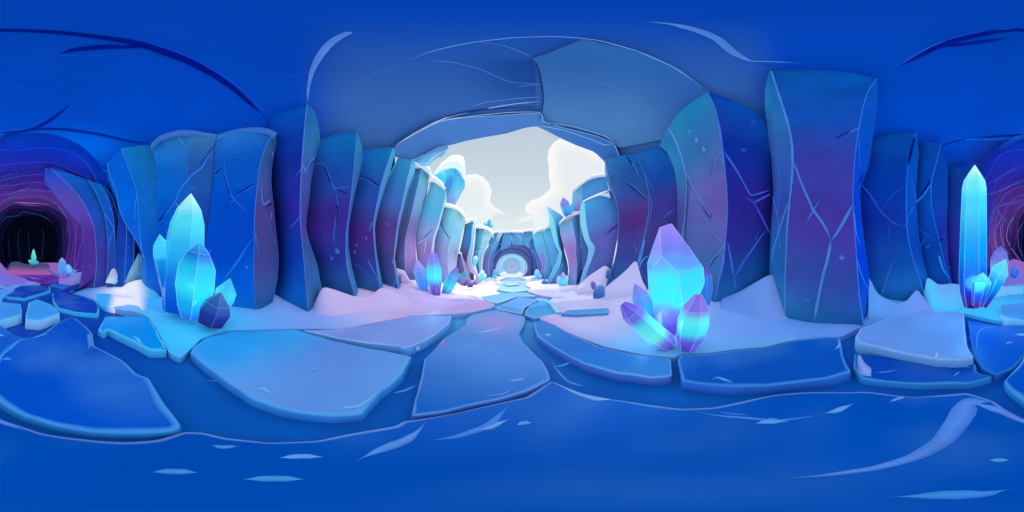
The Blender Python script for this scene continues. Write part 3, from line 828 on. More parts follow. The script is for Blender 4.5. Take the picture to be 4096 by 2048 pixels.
def snowfield(px, far, name, label, step=.28):
    inner = []
    for a, b in zip(px, px[1:]):
        m = max(2, int(math.dist(a, b) / 7))
        for i in range(m): inner.append((a[0] + (b[0] - a[0]) * i / m, a[1] + (b[1] - a[1]) * i / m))
    inner.append(px[-1])
    lo = [tuple(ground(u, v, None, .02)[:2]) for u, v in inner]
    k = len(lo)
    for _ in range(1): lo = [lo[0]] + [tuple(.25 * lo[i - 1][j] + .5 * lo[i][j] + .25 * lo[i + 1][j] for j in (0, 1)) for i in range(1, k - 1)] + [lo[-1]]
    loop = lo + far
    if area(loop) < 0: loop = list(reversed(loop))
    keep = []
    for p in loop:
        if not keep or math.dist(p, keep[-1]) > .012: keep.append(p)
    loop = keep
    vs, fs, nl = fill(loop, step)
    mb = MB()
    def edge(x, y): return min(1, dist_poly((x, y), lo if False else loop) / .16)
    def zz(p):
        e = edge(p.x, p.y); return zt(p.x, p.y) + .02 + .05 * math.sqrt(e) + .018 * noise.noise(Vector((p.x * 1.1, p.y * 1.1, 0))) * e
    ids = [mb.vert((p.x, p.y, zz(p))) for p in vs]
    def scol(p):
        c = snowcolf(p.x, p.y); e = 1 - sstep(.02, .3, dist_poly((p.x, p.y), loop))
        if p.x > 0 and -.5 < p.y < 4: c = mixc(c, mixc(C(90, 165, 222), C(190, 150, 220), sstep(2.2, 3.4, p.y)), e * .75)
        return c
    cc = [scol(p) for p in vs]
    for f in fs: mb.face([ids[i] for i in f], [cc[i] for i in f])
    n = len(loop)
    Rr = [[(loop[i % n][0], loop[i % n][1], zt(*loop[i % n]) + .02) for i in range(n + 1)], [(loop[i % n][0], loop[i % n][1], -.3) for i in range(n + 1)]]
    c0 = [mixc(snowcolf(*loop[i % n]), C(60, 120, 215), .35) for i in range(n + 1)]
    c1 = [mixc(snowcolf(*loop[i % n]), C(20, 80, 190), .8) for i in range(n + 1)]
    mb.grid(Rr, [c0, c1])
    tag(mb.obj(name, [M_SNOW, M_HILITE_FROST]), label, None, None, 'structure')
    return mb
LB = [(1276, 697), (1266, 700), (1250, 707), (1238, 716), (1262, 722), (1244, 731), (1262, 738), (1206, 748), (1235, 765), (1188, 786), (1100, 792), (1023, 797), (980, 805), (859, 828), (738, 827), (566, 831), (506, 852), (475, 883), (452, 903), (424, 886), (393, 826), (373, 796), (342, 784), (300, 779), (262, 766), (239, 752), (171, 735), (225, 722), (190, 708), (166, 697), (150, 688)]
RB = [(1308, 697), (1320, 701), (1336, 708), (1318, 716), (1340, 724), (1322, 731), (1353, 742), (1395, 748), (1378, 757), (1407, 787), (1353, 799), (1394, 818), (1440, 842), (1520, 872), (1620, 893), (1698, 900), (1712, 890), (1775, 889), (1847, 879), (1925, 873), (1987, 857), (2083, 848), (2115, 848), (2158, 826), (2242, 796), (2300, 787), (2390, 782), (2426, 788), (2508, 806), (2560, 812), (2590, 800), (2596, 775), (2576, 752), (2576 + 30, 738), (2576 + 51, 719), (2576 + 106, 714), (2576 + 60, 703), (2576 + 20, 693), (2576 + 8, 684)]
g1 = ground(*LB[-1]); g2 = ground(*RB[-1])
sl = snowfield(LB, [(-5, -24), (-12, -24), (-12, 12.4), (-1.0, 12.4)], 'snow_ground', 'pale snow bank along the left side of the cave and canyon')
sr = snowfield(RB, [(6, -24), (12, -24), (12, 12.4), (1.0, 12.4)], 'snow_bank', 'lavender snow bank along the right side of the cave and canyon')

ck = MB(); ckb = bvh_of(sl, sr, bed)
for px, w_ in [(zL((905, 290), (908, 272), (940, 262), (1040, 254)), 2.2), (zO((812, 1092), (835, 1115), (900, 1130), (980, 1132)), 1.3), (zO((1010, 1130), (1288, 1136), (1400, 1138)), 1.3), (zO((180, 1083), (360, 1085)), .9),
    (zO((450, 1022), (510, 1030), (555, 1052)), 1), (zL((320, 242), (360, 255), (400, 276)), 2), (zL((180, 283), (300, 275), (400, 280)), 2), (zL((1010, 368), (1120, 372), (1340, 370)), 2)]:
    line_on(ck, ckb, px, w_, C(50, 120, 205), taper=(.2, .3))
tag(ck.obj('snow_cracks', [M_HILITE_FROST, M_DARK]), 'fine blue cracks in the bright snow along the path', None, None, 'structure')
# ================================================================== slabs
BL = C(4, 82, 190)
def near_grad(x, y): return mixc(C(0, 80, 178), C(24, 96, 194), sstep(.3, 1.5, math.hypot(x, y)) * sstep(-.3, 1, y))
mk = [stroke([(380, 1188), (430, 1186), (500, 1189)], 13, C(70, 150, 215)), stroke([(610, 1206), (690, 1204), (770, 1206)], 14, C(70, 150, 215)), stroke([(700, 1152), (760, 1148), (815, 1150)], 11, C(90, 160, 220)),
      stroke([(530, 1120), (560, 1125), (600, 1122)], 8, C(80, 140, 215)), stroke([(893, 1160), (950, 1135), (1020, 1108), (1055, 1082), (1075, 1055)], [2, 10, 16, 12, 3], C(90, 150, 222)),
      stroke([(1175, 1085), (1230, 1075), (1285, 1053)], [2, 12, 4], C(110, 160, 225)), stroke([(1300, 1070), (1318, 1064), (1338, 1064)], 9, C(85, 150, 220)),
      stroke([(1075, 1110), (1150, 1098), (1230, 1070), (1280, 1020), (1290, 1008)], [3, 8, 12, 14, 3], C(70, 130, 215)),
      stroke([(1387, 960), (1440, 985), (1495, 1003), (1560, 1006)], [3, 6, 10, 3], C(120, 170, 228)),
      stroke([(1720, 1030), (1800, 1045), (1880, 1052), (1960, 1058), (2060, 1045), (2100, 1035)], [2, 4, 5, 6, 3, 2], C(70, 130, 215)),
      stroke([(1895, 1067), (1935, 1060), (1985, 1060)], [3, 15, 3], C(90, 165, 225)), stroke([(2070, 1040), (2100, 1035), (2150, 1015)], [3, 12, 2], C(95, 165, 225)),
      stroke([(2236, 1012), (2260, 1003), (2290, 997)], 6, C(110, 150, 225)), stroke([(1950, 1205), (2070, 1196), (2200, 1178), (2300, 1150), (2370, 1110), (2410, 1060), (2440, 1015), (2500, 1010)], [2, 5, 8, 10, 15, 24, 38, 18], C(82, 134, 212), taper=(.3, .12)),
      stroke([(2488, 1158), (2510, 1158), (2540, 1157)], 9, C(70, 160, 220)), stroke([(2230, 1250), (2330, 1248), (2400, 1245), (2480, 1240), (2550, 1230)], [3, 12, 22, 18, 4], C(65, 140, 215)),
      stroke([(2440, 1012), (2520, 1035), (2576, 1060), (2640, 1085)], [20, 14, 10, 8], C(90, 140, 220)),
      stroke([(1800, 1035), (1830, 1040), (1890, 1045)], 3, C(60, 120, 210))]
slab('huge smooth deep blue slab under the viewpoint with a pale worn rim', [(0, 1054), (102, 1088), (170, 1100), (239, 1107), (320, 1111), (393, 1106), (461, 1084), (513, 1087), (566, 1100), (683, 1113), (800, 1107), (917, 1083), (1000, 1071), (1011, 1060), (1152, 1036), (1321, 997), (1387, 957), (1462, 987), (1547, 1004), (1635, 1017), (1720, 1027), (1789, 1024), (1874, 1007), (1960, 989), (2045, 985), (2182, 984), (2264, 994), (2303, 997), (2431, 986), (2497, 1007)],
     z=0.0, top=C(0, 74, 178), rim=C(112, 156, 226), side=C(10, 60, 170), rimw=.05, drop=.25, marks=mk, grad=near_grad, step=.14, around=True, n=200)
slab('large dark blue slab with a bright turquoise front edge at the back left', [(-50, 957), (-20, 925), (5, 888), (31, 862), (44, 853), (80, 848), (109, 838), (144, 810), (181, 797), (192, 800), (215, 818), (234, 839), (236, 868), (305, 902), (345, 938), (374, 948), (405, 1000), (425, 1030), (455, 1068), (440, 1082), (370, 1088), (300, 1088), (220, 1085), (137, 1070), (60, 1045), (0, 1010), (-30, 985)],
     z=.05, top=C(0, 84, 196), rim=C(74, 158, 226), side=C(14, 120, 205), rimw=.075, drop=.2,
     marks=[stroke([(30, 905), (20, 902), (5, 905)], 5, C(80, 150, 220)), stroke([(85, 850), (105, 845), (120, 838)], [2, 12, 3], C(80, 160, 225)), stroke([(236, 872), (222, 885), (205, 898)], [8, 5, 1], C(40, 90, 180)),
            stroke([(205, 805), (222, 835), (226, 870), (215, 885)], [3, 8, 10, 3], C(70, 140, 220))])
slab('dark blue slab with a light turquoise rim behind the two pale blocks', [(132, 735), (146, 733), (200, 742), (239, 757), (250, 775), (246, 790), (190, 785), (147, 775), (134, 757)], z=.04, top=C(2, 62, 180), rim=C(60, 180, 235), side=C(50, 165, 230), rimw=.06, drop=.15, step=.3)
slab('pale blue angular block with a translucent whitish front', [(70, 770), (73, 760), (93, 752), (128, 765), (144, 777), (150, 788), (99, 806), (64, 803), (66, 785)], z=.16, top=C(60, 158, 235), rim=C(110, 190, 240), side=C(120, 175, 230), rimw=.05, drop=.3, step=.3)
slab('pale blue wide block beside a narrow dark gap', [(-60, 768), (-20, 762), (0, 759), (51, 764), (56, 790), (0, 806), (-40, 800), (-62, 790)], z=.16, top=C(62, 150, 232), rim=C(100, 190, 240), side=C(110, 180, 232), rimw=.05, drop=.3, step=.3)
slab('small dark blue slab nearest the purple tunnel floor', [(0, 731), (48, 718), (126, 719), (127, 731), (61, 751), (20, 747), (0, 742)], z=.03, top=C(4, 60, 175), rim=C(60, 170, 232), side=C(50, 160, 230), rimw=.09, drop=.2, step=.35)
slab('long thin blue slab at the edge of the tunnel snow', [(126, 716), (160, 708), (215, 712), (240, 722), (222, 731), (170, 728)], z=.02, top=C(10, 90, 205), rim=C(50, 150, 225), side=C(20, 90, 200), rimw=.08, drop=.15, step=.35)
slab('bright azure slab with a pale turquoise broken front beside the tall crystals', [(246, 828), (266, 795), (373, 796), (393, 826), (420, 880), (376, 880), (335, 858), (270, 828), (262, 836)], z=.07, top=C(4, 146, 232), rim=C(80, 200, 240), side=C(50, 150, 225), rimw=.07, drop=.2, step=.25,
     marks=[stroke([(268, 800), (285, 803), (300, 800)], 3, C(80, 190, 240)), stroke([(330, 845), (345, 852), (360, 868)], [2, 6, 2], C(90, 205, 245))])
def gradS7(x, y): return mixc(C(42, 160, 235), C(96, 148, 222), sstep(-2.6, -1.3, x + y * .6))
slab('large raised lavender blue slab with a thick turquoise front edge', [(478, 885), (490, 868), (515, 850), (560, 838), (586, 831), (660, 828), (738, 827), (839, 856), (940, 877), (1036, 894), (1012, 940), (980, 968), (955, 986), (932, 1012), (908, 1042), (840, 1047), (760, 1040), (700, 1028), (640, 1005), (585, 970), (540, 935), (500, 905)],
     z=.07, top=C(90, 145, 222), rim=C(84, 168, 225), side=C(20, 100, 200), rimw=.07, drop=.26, grad=gradS7,
     marks=[stroke([(775, 930), (787, 929), (800, 933)], 7, C(120, 170, 230)), stroke([(640, 985), (660, 978), (690, 995)], [2, 10, 2], C(100, 180, 235)), stroke([(820, 1030), (900, 1022), (940, 995), (985, 958)], [3, 8, 8, 3], C(110, 170, 230))])
slab('flat lavender snow slab with a chipped turquoise end', [(760, 830), (840, 828), (920, 818), (980, 805), (1035, 794), (1136, 793), (1130, 812), (1090, 845), (1040, 868), (1012, 876), (1008, 870), (920, 862), (850, 850)], z=.1, top=C(124, 152, 224), rim=C(140, 190, 235), side=C(60, 130, 215), rimw=.045, drop=.22, mat=M_FLOOR)
def grad9(x, y):
    c = mixc(C(4, 92, 190), C(84, 140, 216), sstep(.9, 2.5, y)); c = mixc(c, C(80, 170, 220), sstep(2.6, 4, y) * .7)
    return mixc(c, C(170, 140, 220), math.exp(-((x + .35) / .55) ** 2 - ((y - 3.7) / .6) ** 2) * .8)
slab('central slab in the path running up from the cave floor to the bright canyon', [(1036, 1046), (1045, 1000), (1058, 950), (1068, 903), (1090, 880), (1115, 852), (1150, 830), (1172, 815), (1174, 800), (1188, 790), (1247, 778), (1322, 796), (1320, 812), (1305, 838), (1315, 858), (1340, 885), (1363, 906), (1380, 934), (1387, 954), (1325, 984), (1260, 1003), (1180, 1020), (1110, 1036)],
     z=.03, top=BL, rim=C(104, 164, 226), side=C(30, 70, 185), rimw=.045, drop=.2, grad=grad9,
     marks=[stroke([(1275, 960), (1310, 955), (1328, 952)], [2, 6, 2], C(110, 170, 228)), stroke([(1200, 1000), (1270, 990), (1300, 965)], [2, 4, 5], C(80, 140, 215)), stroke([(1182, 842), (1230, 832), (1282, 820)], [1, 3, 1], C(150, 200, 235)),
            stroke([(1140, 866), (1190, 872), (1240, 862)], [1, 3, 1], C(110, 170, 230)), stroke([(1082, 890), (1110, 868), (1122, 850)], [4, 9, 3], C(190, 110, 210)), stroke([(1120, 850), (1150, 830), (1205, 806)], [6, 3, 1], C(170, 140, 220)),
            stroke([(1298, 846), (1312, 845), (1330, 826)], [2, 8, 2], C(140, 200, 235))])
slab('light teal slab between two dark cracks in the middle of the path', [(1320, 791), (1326, 775), (1334, 766), (1363, 755), (1378, 759), (1404, 786), (1345, 800)], z=.04, top=C(74, 158, 222), rim=C(120, 205, 238), side=C(30, 100, 190), rimw=.05, drop=.15, step=.25)
slab('light blue slab with a lilac tint left of the teal one', [(1252, 777), (1256, 770), (1305, 746), (1355, 753), (1320, 772), (1313, 790)], z=.03, top=C(96, 160, 226), rim=C(170, 205, 240), side=C(30, 100, 190), rimw=.05, drop=.15, step=.25)
slab('thin pinkish snow covered slab at the left of the path', [(1025, 795), (1070, 780), (1120, 775), (1200, 752), (1232, 758), (1246, 766), (1235, 774), (1190, 784), (1100, 792)], z=.09, top=C(190, 165, 218), rim=C(150, 190, 232), side=C(90, 130, 215), rimw=.06, drop=.2, step=.3)
slab('pale cyan slab near the far snow', [(1206, 749), (1262, 737), (1316, 735), (1350, 744), (1300, 745), (1250, 762)], z=.03, top=C(120, 190, 232), rim=C(190, 230, 245), side=C(60, 130, 210), rimw=.05, drop=.15, step=.35)
slab('small pale slab where the path narrows', [(1240, 727), (1268, 721), (1318, 722), (1330, 729), (1285, 733)], z=.03, top=C(170, 222, 240), rim=C(225, 243, 250), side=C(90, 160, 220), rimw=.07, drop=.15, step=.4)
slab('farthest pale slab before the bright tunnel', [(1270, 713), (1272, 708), (1302, 708), (1306, 714), (1276, 717)], z=.03, top=C(170, 218, 238), rim=C(220, 240, 250), side=C(90, 160, 220), rimw=.08, drop=.15, step=.6)
slab('long curved blue slab below the right snow bank', [(1342, 808), (1360, 806), (1395, 815), (1440, 842), (1510, 872), (1580, 888), (1640, 896), (1688, 901), (1690, 938), (1688, 946), (1640, 950), (1547, 937), (1470, 915), (1400, 878), (1352, 846), (1346, 825)], z=.06, top=C(44, 120, 206), rim=C(100, 170, 230), side=C(36, 66, 186), rimw=.05, drop=.24,
     marks=[stroke([(1370, 844), (1377, 842), (1386, 845)], 5, C(140, 200, 235))])
slab('deep blue slab in front of the wide purple pillar', [(1705, 905), (1712, 892), (1775, 889), (1847, 880), (1925, 874), (1987, 858), (2083, 848), (2112, 847), (2121, 892), (2140, 935), (2085, 950), (2000, 962), (1925, 970), (1850, 972), (1760, 964), (1716, 958)], z=.08, top=C(8, 84, 184), rim=C(70, 146, 222), side=C(20, 84, 196), rimw=.06, drop=.25,
     marks=[stroke([(2098, 880), (2112, 870), (2108, 852)], [2, 8, 3], C(90, 150, 222)), stroke([(1790, 958), (1805, 950), (1850, 965)], [2, 6, 2], C(80, 160, 225)), stroke([(1780, 915), (1830, 912), (1835, 914)], 2, C(40, 110, 200))])
slab('raised pale lavender slab with a translucent stepped edge by the wide pillar', [(2152, 846), (2165, 824), (2242, 796), (2310, 790), (2390, 781), (2425, 787), (2428, 830), (2434, 872), (2449, 896), (2420, 905), (2360, 904), (2270, 888), (2190, 868), (2158, 858)], z=.17, top=C(96, 146, 220), rim=C(130, 178, 230), side=C(76, 140, 210), rimw=.06, drop=.24,
     marks=[stroke([(2352, 902), (2356, 895), (2356, 885)], 4, C(170, 205, 240))])
slab('dark blue low slab under the raised lavender one with a frosted left corner', [(2150, 888), (2200, 890), (2300, 905), (2420, 912), (2454, 915), (2456, 935), (2500, 946), (2440, 963), (2330, 966), (2230, 960), (2165, 950), (2146, 925)], z=.03, top=C(6, 72, 180), rim=C(60, 150, 215), side=C(30, 110, 200), rimw=.05, drop=.2,
     marks=[stroke([(2160, 892), (2166, 915), (2178, 935), (2192, 948)], [6, 14, 26, 10], C(130, 160, 225), (.1, .2)), stroke([(2200, 938), (2230, 936), (2260, 930)], 3, C(60, 130, 215)), stroke([(2380, 926), (2420, 922), (2450, 925)], 3, C(60, 130, 215)), stroke([(2398, 948), (2410, 938), (2418, 936)], 4, C(70, 140, 215))])
slab('blue slab with white scratches under the tall glowing crystal', [(2435, 805), (2500, 818), (2576, 818), (2610, 840), (2642, 850), (2600, 870), (2576, 895), (2550, 925), (2508, 942), (2470, 925), (2448, 895), (2440, 850)], z=.04, top=C(4, 86, 198), rim=C(40, 130, 215), side=C(20, 90, 200), rimw=.05, drop=.2,
     marks=[stroke([(2550, 842), (2570, 842), (2590, 846)], [2, 8, 2], C(80, 180, 235)), stroke([(2530, 866), (2538, 862), (2548, 862)], 4, C(80, 170, 230)), stroke([(2456, 890), (2460, 840), (2475, 826), (2520, 822)], [2, 4, 4, 2], C(50, 130, 220))])
rock('rough dark blue block wedged in the gap between three slabs', (2510, 968), 38, 14, C(8, 70, 175), rho=1.95, seed=5, group=None, mat=M_FLOOR)
slab('narrow straight teal slab lying in the right snow', [(1411, 788), (1425, 780), (1533, 774), (1528, 786), (1450, 790)], z=.15, top=C(80, 155, 222), rim=C(120, 190, 235), side=C(50, 110, 205), rimw=.04, drop=.2, step=.3)
slab('pale stepped ice lump at the path corner', [(1378, 757), (1386, 755), (1400, 768), (1412, 784), (1402, 786), (1390, 772)], z=.12, top=C(160, 205, 238), rim=C(190, 225, 245), side=C(80, 170, 220), rimw=.03, drop=.2, step=.3)
# ================================================================== ice columns inside the cave
def st(*a): return [(t, C(c[0], c[1] + (9 if c[2] - c[1] > 50 else 0) + (7 if c[2] - c[1] > 115 else 0), c[2] * .965)) for t, c in a]
BLU = st((0, (20, 100, 190)), (.25, (4, 70, 190)), (.6, (0, 50, 185)), (.85, (0, 90, 215)), (1, (20, 140, 230)))
GRP = 'tall ice columns lining the cave walls'
def col(label, edges, faces, frost, rho=None, **kw):
    rs = rho or [grho(*e[-1]) for e in edges]
    kw.setdefault('group', GRP)
    return column(label, edges, rs, faces, frost, **kw)
def R1(px, w, c=FE): return (px, w, c)
# ---- left wall, from the dark tunnel round to the cave mouth
col('small leaning blue column where the wall turns into the dark tunnel', [
    zA((455, 405), (450, 470), (500, 530), (640, 720), (760, 880), (830, 960), (840, 1100), (830, 1400), (780, 1700)),
    zA((515, 410), (640, 520), (760, 640), (860, 790), (930, 950), (960, 1100), (970, 1400), (930, 1700)),
    zA((890, 525), (960, 640), (1010, 760), (1045, 850), (1080, 1050), (1085, 1300), (1075, 1700))],
    [st((0, (30, 60, 200)), (.3, (90, 60, 180)), (.6, (80, 40, 150)), (1, (80, 45, 150))), st((0, (14, 80, 190)), (.4, (30, 60, 180)), (.7, (60, 50, 160)), (1, (50, 60, 170)))], [(0, 1, FED), (1, 1.4), (2, 1.2)], rho=[7.2, 6.6, 6.6], name='ice_column')
col('narrow dark blue column beside the dark tunnel', [
    zA((890, 530), (960, 640), (1045, 850), (1080, 1050), (1085, 1300), (1060, 1700)),
    zA((1000, 560), (1080, 680), (1130, 850), (1150, 1000), (1160, 1250), (1150, 1700)),
    zA((1040, 580), (1130, 700), (1190, 900), (1190, 1000), (1180, 1250), (1170, 1700))],
    [st((0, (12, 90, 195)), (.4, (16, 70, 185)), (.8, (40, 60, 170)), (1, (40, 90, 180))), st((0, (10, 60, 180)), (.5, (20, 40, 160)), (1, (20, 60, 170)))], [(0, 1.2), (1, 1), (2, 1.2)], rho=[6.4, 6.2, 6.5],
    cracks=[R1(zA((1045, 850), (1100, 930), (1150, 1020)), 1.2), R1(zA((1090, 1200), (1120, 1080), (1150, 1010)), 1)])
col('dull indigo column with thin bright seams left of the leaning blue one', [
    zA((1075, 470), (1150, 560), (1190, 700), (1190, 900), (1170, 1150), (1160, 1700)),
    zA((1120, 480), (1190, 600), (1205, 740), (1270, 930), (1270, 1150), (1240, 1700)),
    zA((1190, 500), (1240, 700), (1300, 970), (1345, 1100), (1345, 1300), (1300, 1700))],
    [st((0, (6, 60, 185)), (.5, (24, 44, 165)), (1, (20, 60, 180))), st((0, (4, 60, 190)), (.4, (14, 60, 190)), (1, (10, 60, 190)))], [(1, 1.4), (2, 1.2)], rho=[6.2, 6.0, 6.1])
col('bright blue column with a bent ridge down its middle', [
    zB((40, 290), (60, 370), (95, 460), (108, 540), (150, 640), (200, 720), (235, 800), (240, 960)),
    zB((122, 205), (165, 320), (205, 430), (214, 480), (222, 620), (235, 750), (260, 880), (262, 990)),
    zB((290, 190), (320, 290), (328, 420), (332, 600), (335, 750), (350, 900), (375, 1080))],
    [st((0, (4, 78, 205)), (.3, (0, 84, 214)), (.7, (10, 80, 215)), (1, (30, 110, 220))), (st((0, (14, 110, 195)), (.4, (6, 96, 200)), (.8, (0, 76, 205)), (1, (10, 90, 220))), st((0, (24, 100, 170)), (.4, (16, 90, 190)), (.7, (0, 66, 195)), (1, (0, 70, 200))))],
    [(1, [2.2, 2, 1.6], C(60, 160, 235)), (0, 1.2), (2, 1.0, FED)], rho=[5.5, 5.2, 4.6],
    cracks=[R1(zB((212, 455), (240, 500), (280, 540), (320, 600)), 1.4, C(30, 130, 220)), R1(zB((212, 470), (200, 540), (198, 620)), 1.4, C(60, 160, 235)), R1(zB((222, 620), (235, 760), (262, 860)), 1.5)],
    spots=[(zB((128, 305))[0], 2, 5, C(50, 130, 225))])
col('broad royal blue column with a rounded frosted top and a long diagonal crack', [
    zB((290, 185), (322, 290), (328, 450), (330, 620), (345, 800), (362, 950), (376, 1130)),
    zB((505, 112), (503, 200), (500, 310), (508, 450), (510, 640), (500, 800), (487, 1000), (485, 1140)),
    zB((668, 125), (656, 200), (652, 330), (640, 500), (618, 650), (604, 760), (600, 900), (620, 1170))],
    [(st((0, (30, 110, 200)), (.2, (0, 84, 205)), (.6, (0, 62, 195)), (.85, (0, 72, 205)), (1, (0, 66, 190))), st((0, (40, 110, 190)), (.3, (14, 84, 185)), (.7, (0, 64, 190)), (1, (0, 70, 200)))), st((0, (60, 116, 185)), (.2, (34, 78, 168)), (.5, (20, 60, 165)), (.75, (4, 60, 190)), (1, (0, 90, 210)))],
    [(1, [2, 1.5, 1, .5], C(40, 120, 215)), (2, [1, 2, 1], C(20, 50, 150))], rho=[4.5, 4.35, 4.3], bulge=.06,
    cracks=[R1(zB((655, 195), (610, 260), (583, 315), (520, 365), (460, 440), (430, 510), (380, 575), (335, 628)), [2, 5, 6, 5, 4, 2], C(40, 120, 220)), R1(zB((432, 512), (450, 540), (473, 556)), 1.5), R1(zB((445, 135), (480, 185), (505, 205)), 1), R1(zB((588, 330), (610, 390), (632, 440)), 1, C(40, 100, 200))],
    darks=[R1(zB((330, 630), (380, 570), (428, 505)), [5, 3, 1], C(0, 30, 130)), R1(zB((575, 300), (610, 250), (652, 192)), [1, 3, 3], C(10, 40, 140))],
    spots=[(zB((337, 410))[0], 6, 8, C(30, 110, 215)), (zB((530, 435))[0], 8, 6, C(40, 110, 200)), (zB((383, 685))[0], 3, 4, C(40, 120, 230))],
    caps=[(zB((292, 190), (340, 155), (440, 130), (540, 128), (665, 158)), zB((292, 178), (345, 132), (450, 100), (545, 98), (672, 122)), 4.25, C(70, 128, 205))])
col('royal blue block with a frosted rim and a slate purple side facing the cave mouth', [
    zB((668, 128), (656, 220), (650, 360), (630, 550), (606, 760), (600, 900), (640, 1120), (740, 1125)),
    zB((1000, 112), (945, 200), (912, 320), (900, 430), (884, 600), (884, 760), (880, 900), (884, 1050), (910, 1187)),
    zB((1020, 125), (985, 290), (980, 400), (994, 540), (1005, 660), (1022, 830), (1015, 950), (990, 1080), (972, 1142))],
    [(st((0, (40, 110, 200)), (.15, (14, 80, 190)), (.35, (0, 62, 196)), (.65, (0, 50, 190)), (.85, (0, 80, 210)), (1, (10, 140, 230))), st((0, (30, 100, 195)), (.15, (8, 70, 190)), (.5, (0, 52, 190)), (.8, (0, 70, 205)), (1, (10, 110, 215)))),
     st((0, (40, 90, 165)), (.2, (52, 72, 150)), (.45, (70, 52, 140)), (.7, (62, 60, 145)), (1, (30, 84, 160)))],
    [(1, [3, 5, 4, 2.5, 2], C(56, 110, 205)), (0, [1.5], C(6, 40, 140)), (2, 1.2, C(60, 90, 180))], rho=[4.25, 3.75, 4.1], bulge=.05,
    cracks=[R1(zB((708, 205), (712, 300), (722, 360), (740, 440), (762, 490), (820, 550), (868, 590)), [1, 3, 4, 5, 4, 1], C(30, 100, 210)), R1(zB((705, 300), (680, 320), (655, 345)), [3, 4, 3], C(30, 90, 200)), R1(zB((775, 480), (830, 450), (888, 415)), [3, 4, 3], C(26, 96, 205)),
            R1(zB((880, 715), (840, 770), (790, 850), (720, 945), (690, 990)), [2, 6, 8, 6, 2], C(14, 110, 215)), R1(zB((925, 350), (925, 450), (935, 530), (985, 490)), [1, 3, 5, 6], C(80, 110, 195)), R1(zB((925, 530), (955, 600), (990, 700), (1010, 760)), [1, 2.5, 2, 1], C(70, 90, 180)), R1(zB((985, 560), (975, 620)), 3, C(90, 110, 195)),
            R1(zB((888, 690), (900, 760), (910, 825)), [4, 3, 1], C(80, 100, 190)), R1(zB((775, 490), (765, 505), (742, 512)), 1.5, C(60, 130, 220))],
    darks=[R1(zB((716, 350), (735, 430), (758, 486)), [1, 4, 5], C(0, 28, 130)), R1(zB((778, 472), (830, 440), (885, 405)), [4, 3, 1.5], C(0, 26, 130)), R1(zB((655, 355), (702, 310)), [4, 2], C(0, 26, 130)), R1(zB((940, 545), (988, 520)), [2, 5], C(20, 24, 100))],
    spots=[(zB((776, 228))[0], 5, 4, C(40, 110, 210)), (zB((803, 255))[0], 2, 2, C(60, 130, 220)), (zB((779, 288))[0], 2, 2, C(60, 130, 220)), (zB((790, 412))[0], 1, 8, C(60, 130, 220)), (zB((840, 885))[0], 5, 4, C(40, 140, 225)), (zB((945, 345))[0], 2, 4, C(80, 120, 190)), (zB((987, 235))[0], 2, 9, C(80, 120, 190)), (zB((630, 790))[0], 3, 4, C(30, 120, 225))],
    caps=[(zB((668, 158), (740, 135), (850, 118), (950, 122), (1000, 138)), zB((672, 122), (750, 100), (860, 85), (960, 90), (1018, 118)), (4.2, 3.7), C(70, 128, 205))])
col('tall indigo column rising from left of the cave mouth into a pale vault ridge', [
    [(676, 300)] + zC((130, 150), (122, 300), (135, 470), (148, 620), (160, 800), (165, 950), (140, 1045)),
    [(773, 262)] + zC((318, 40), (308, 150), (297, 290), (290, 430), (287, 560), (290, 640), (303, 780), (315, 930), (325, 1040), (335, 1150)),
    [(776, 262), (795, 288)] + zC((398, 110), (400, 160), (372, 270), (350, 380), (342, 460), (320, 640), (340, 740), (372, 830), (388, 880), (400, 960), (412, 1005))],
    [(st((0, (4, 56, 170)), (.3, (8, 34, 150)), (.6, (16, 22, 140)), (.8, (2, 40, 165)), (1, (10, 80, 190))), st((0, (4, 64, 180)), (.25, (20, 30, 160)), (.5, (44, 20, 150)), (.7, (10, 40, 165)), (1, (10, 84, 185)))),
     st((0, (18, 96, 176)), (.2, (40, 100, 170)), (.4, (60, 66, 155)), (.6, (70, 50, 145)), (.8, (50, 80, 160)), (1, (44, 96, 170)))],
    [(1, [3, 4, 4, 3, 2.5, 2], C(84, 130, 205)), (2, [1, 1, 1.5], C(60, 90, 170))], rho=[4.6, 3.75, 4.6], bulge=.04,
    cracks=[R1(zC((372, 255), (345, 285), (316, 340)), [6, 5, 4], C(60, 120, 205)), R1(zC((300, 290), (316, 340)), 4, C(90, 140, 210)), R1(zC((296, 320), (272, 350), (258, 378)), [4, 3, 1], C(50, 90, 195)), R1(zC((288, 590), (262, 630), (228, 662)), [5, 4, 1], C(50, 90, 200)), R1(zC((318, 655), (345, 690), (358, 745)), [6, 7, 3], C(50, 80, 170))],
    darks=[R1(zC((376, 262), (350, 290), (322, 332)), [5, 4, 2], C(20, 30, 110))])
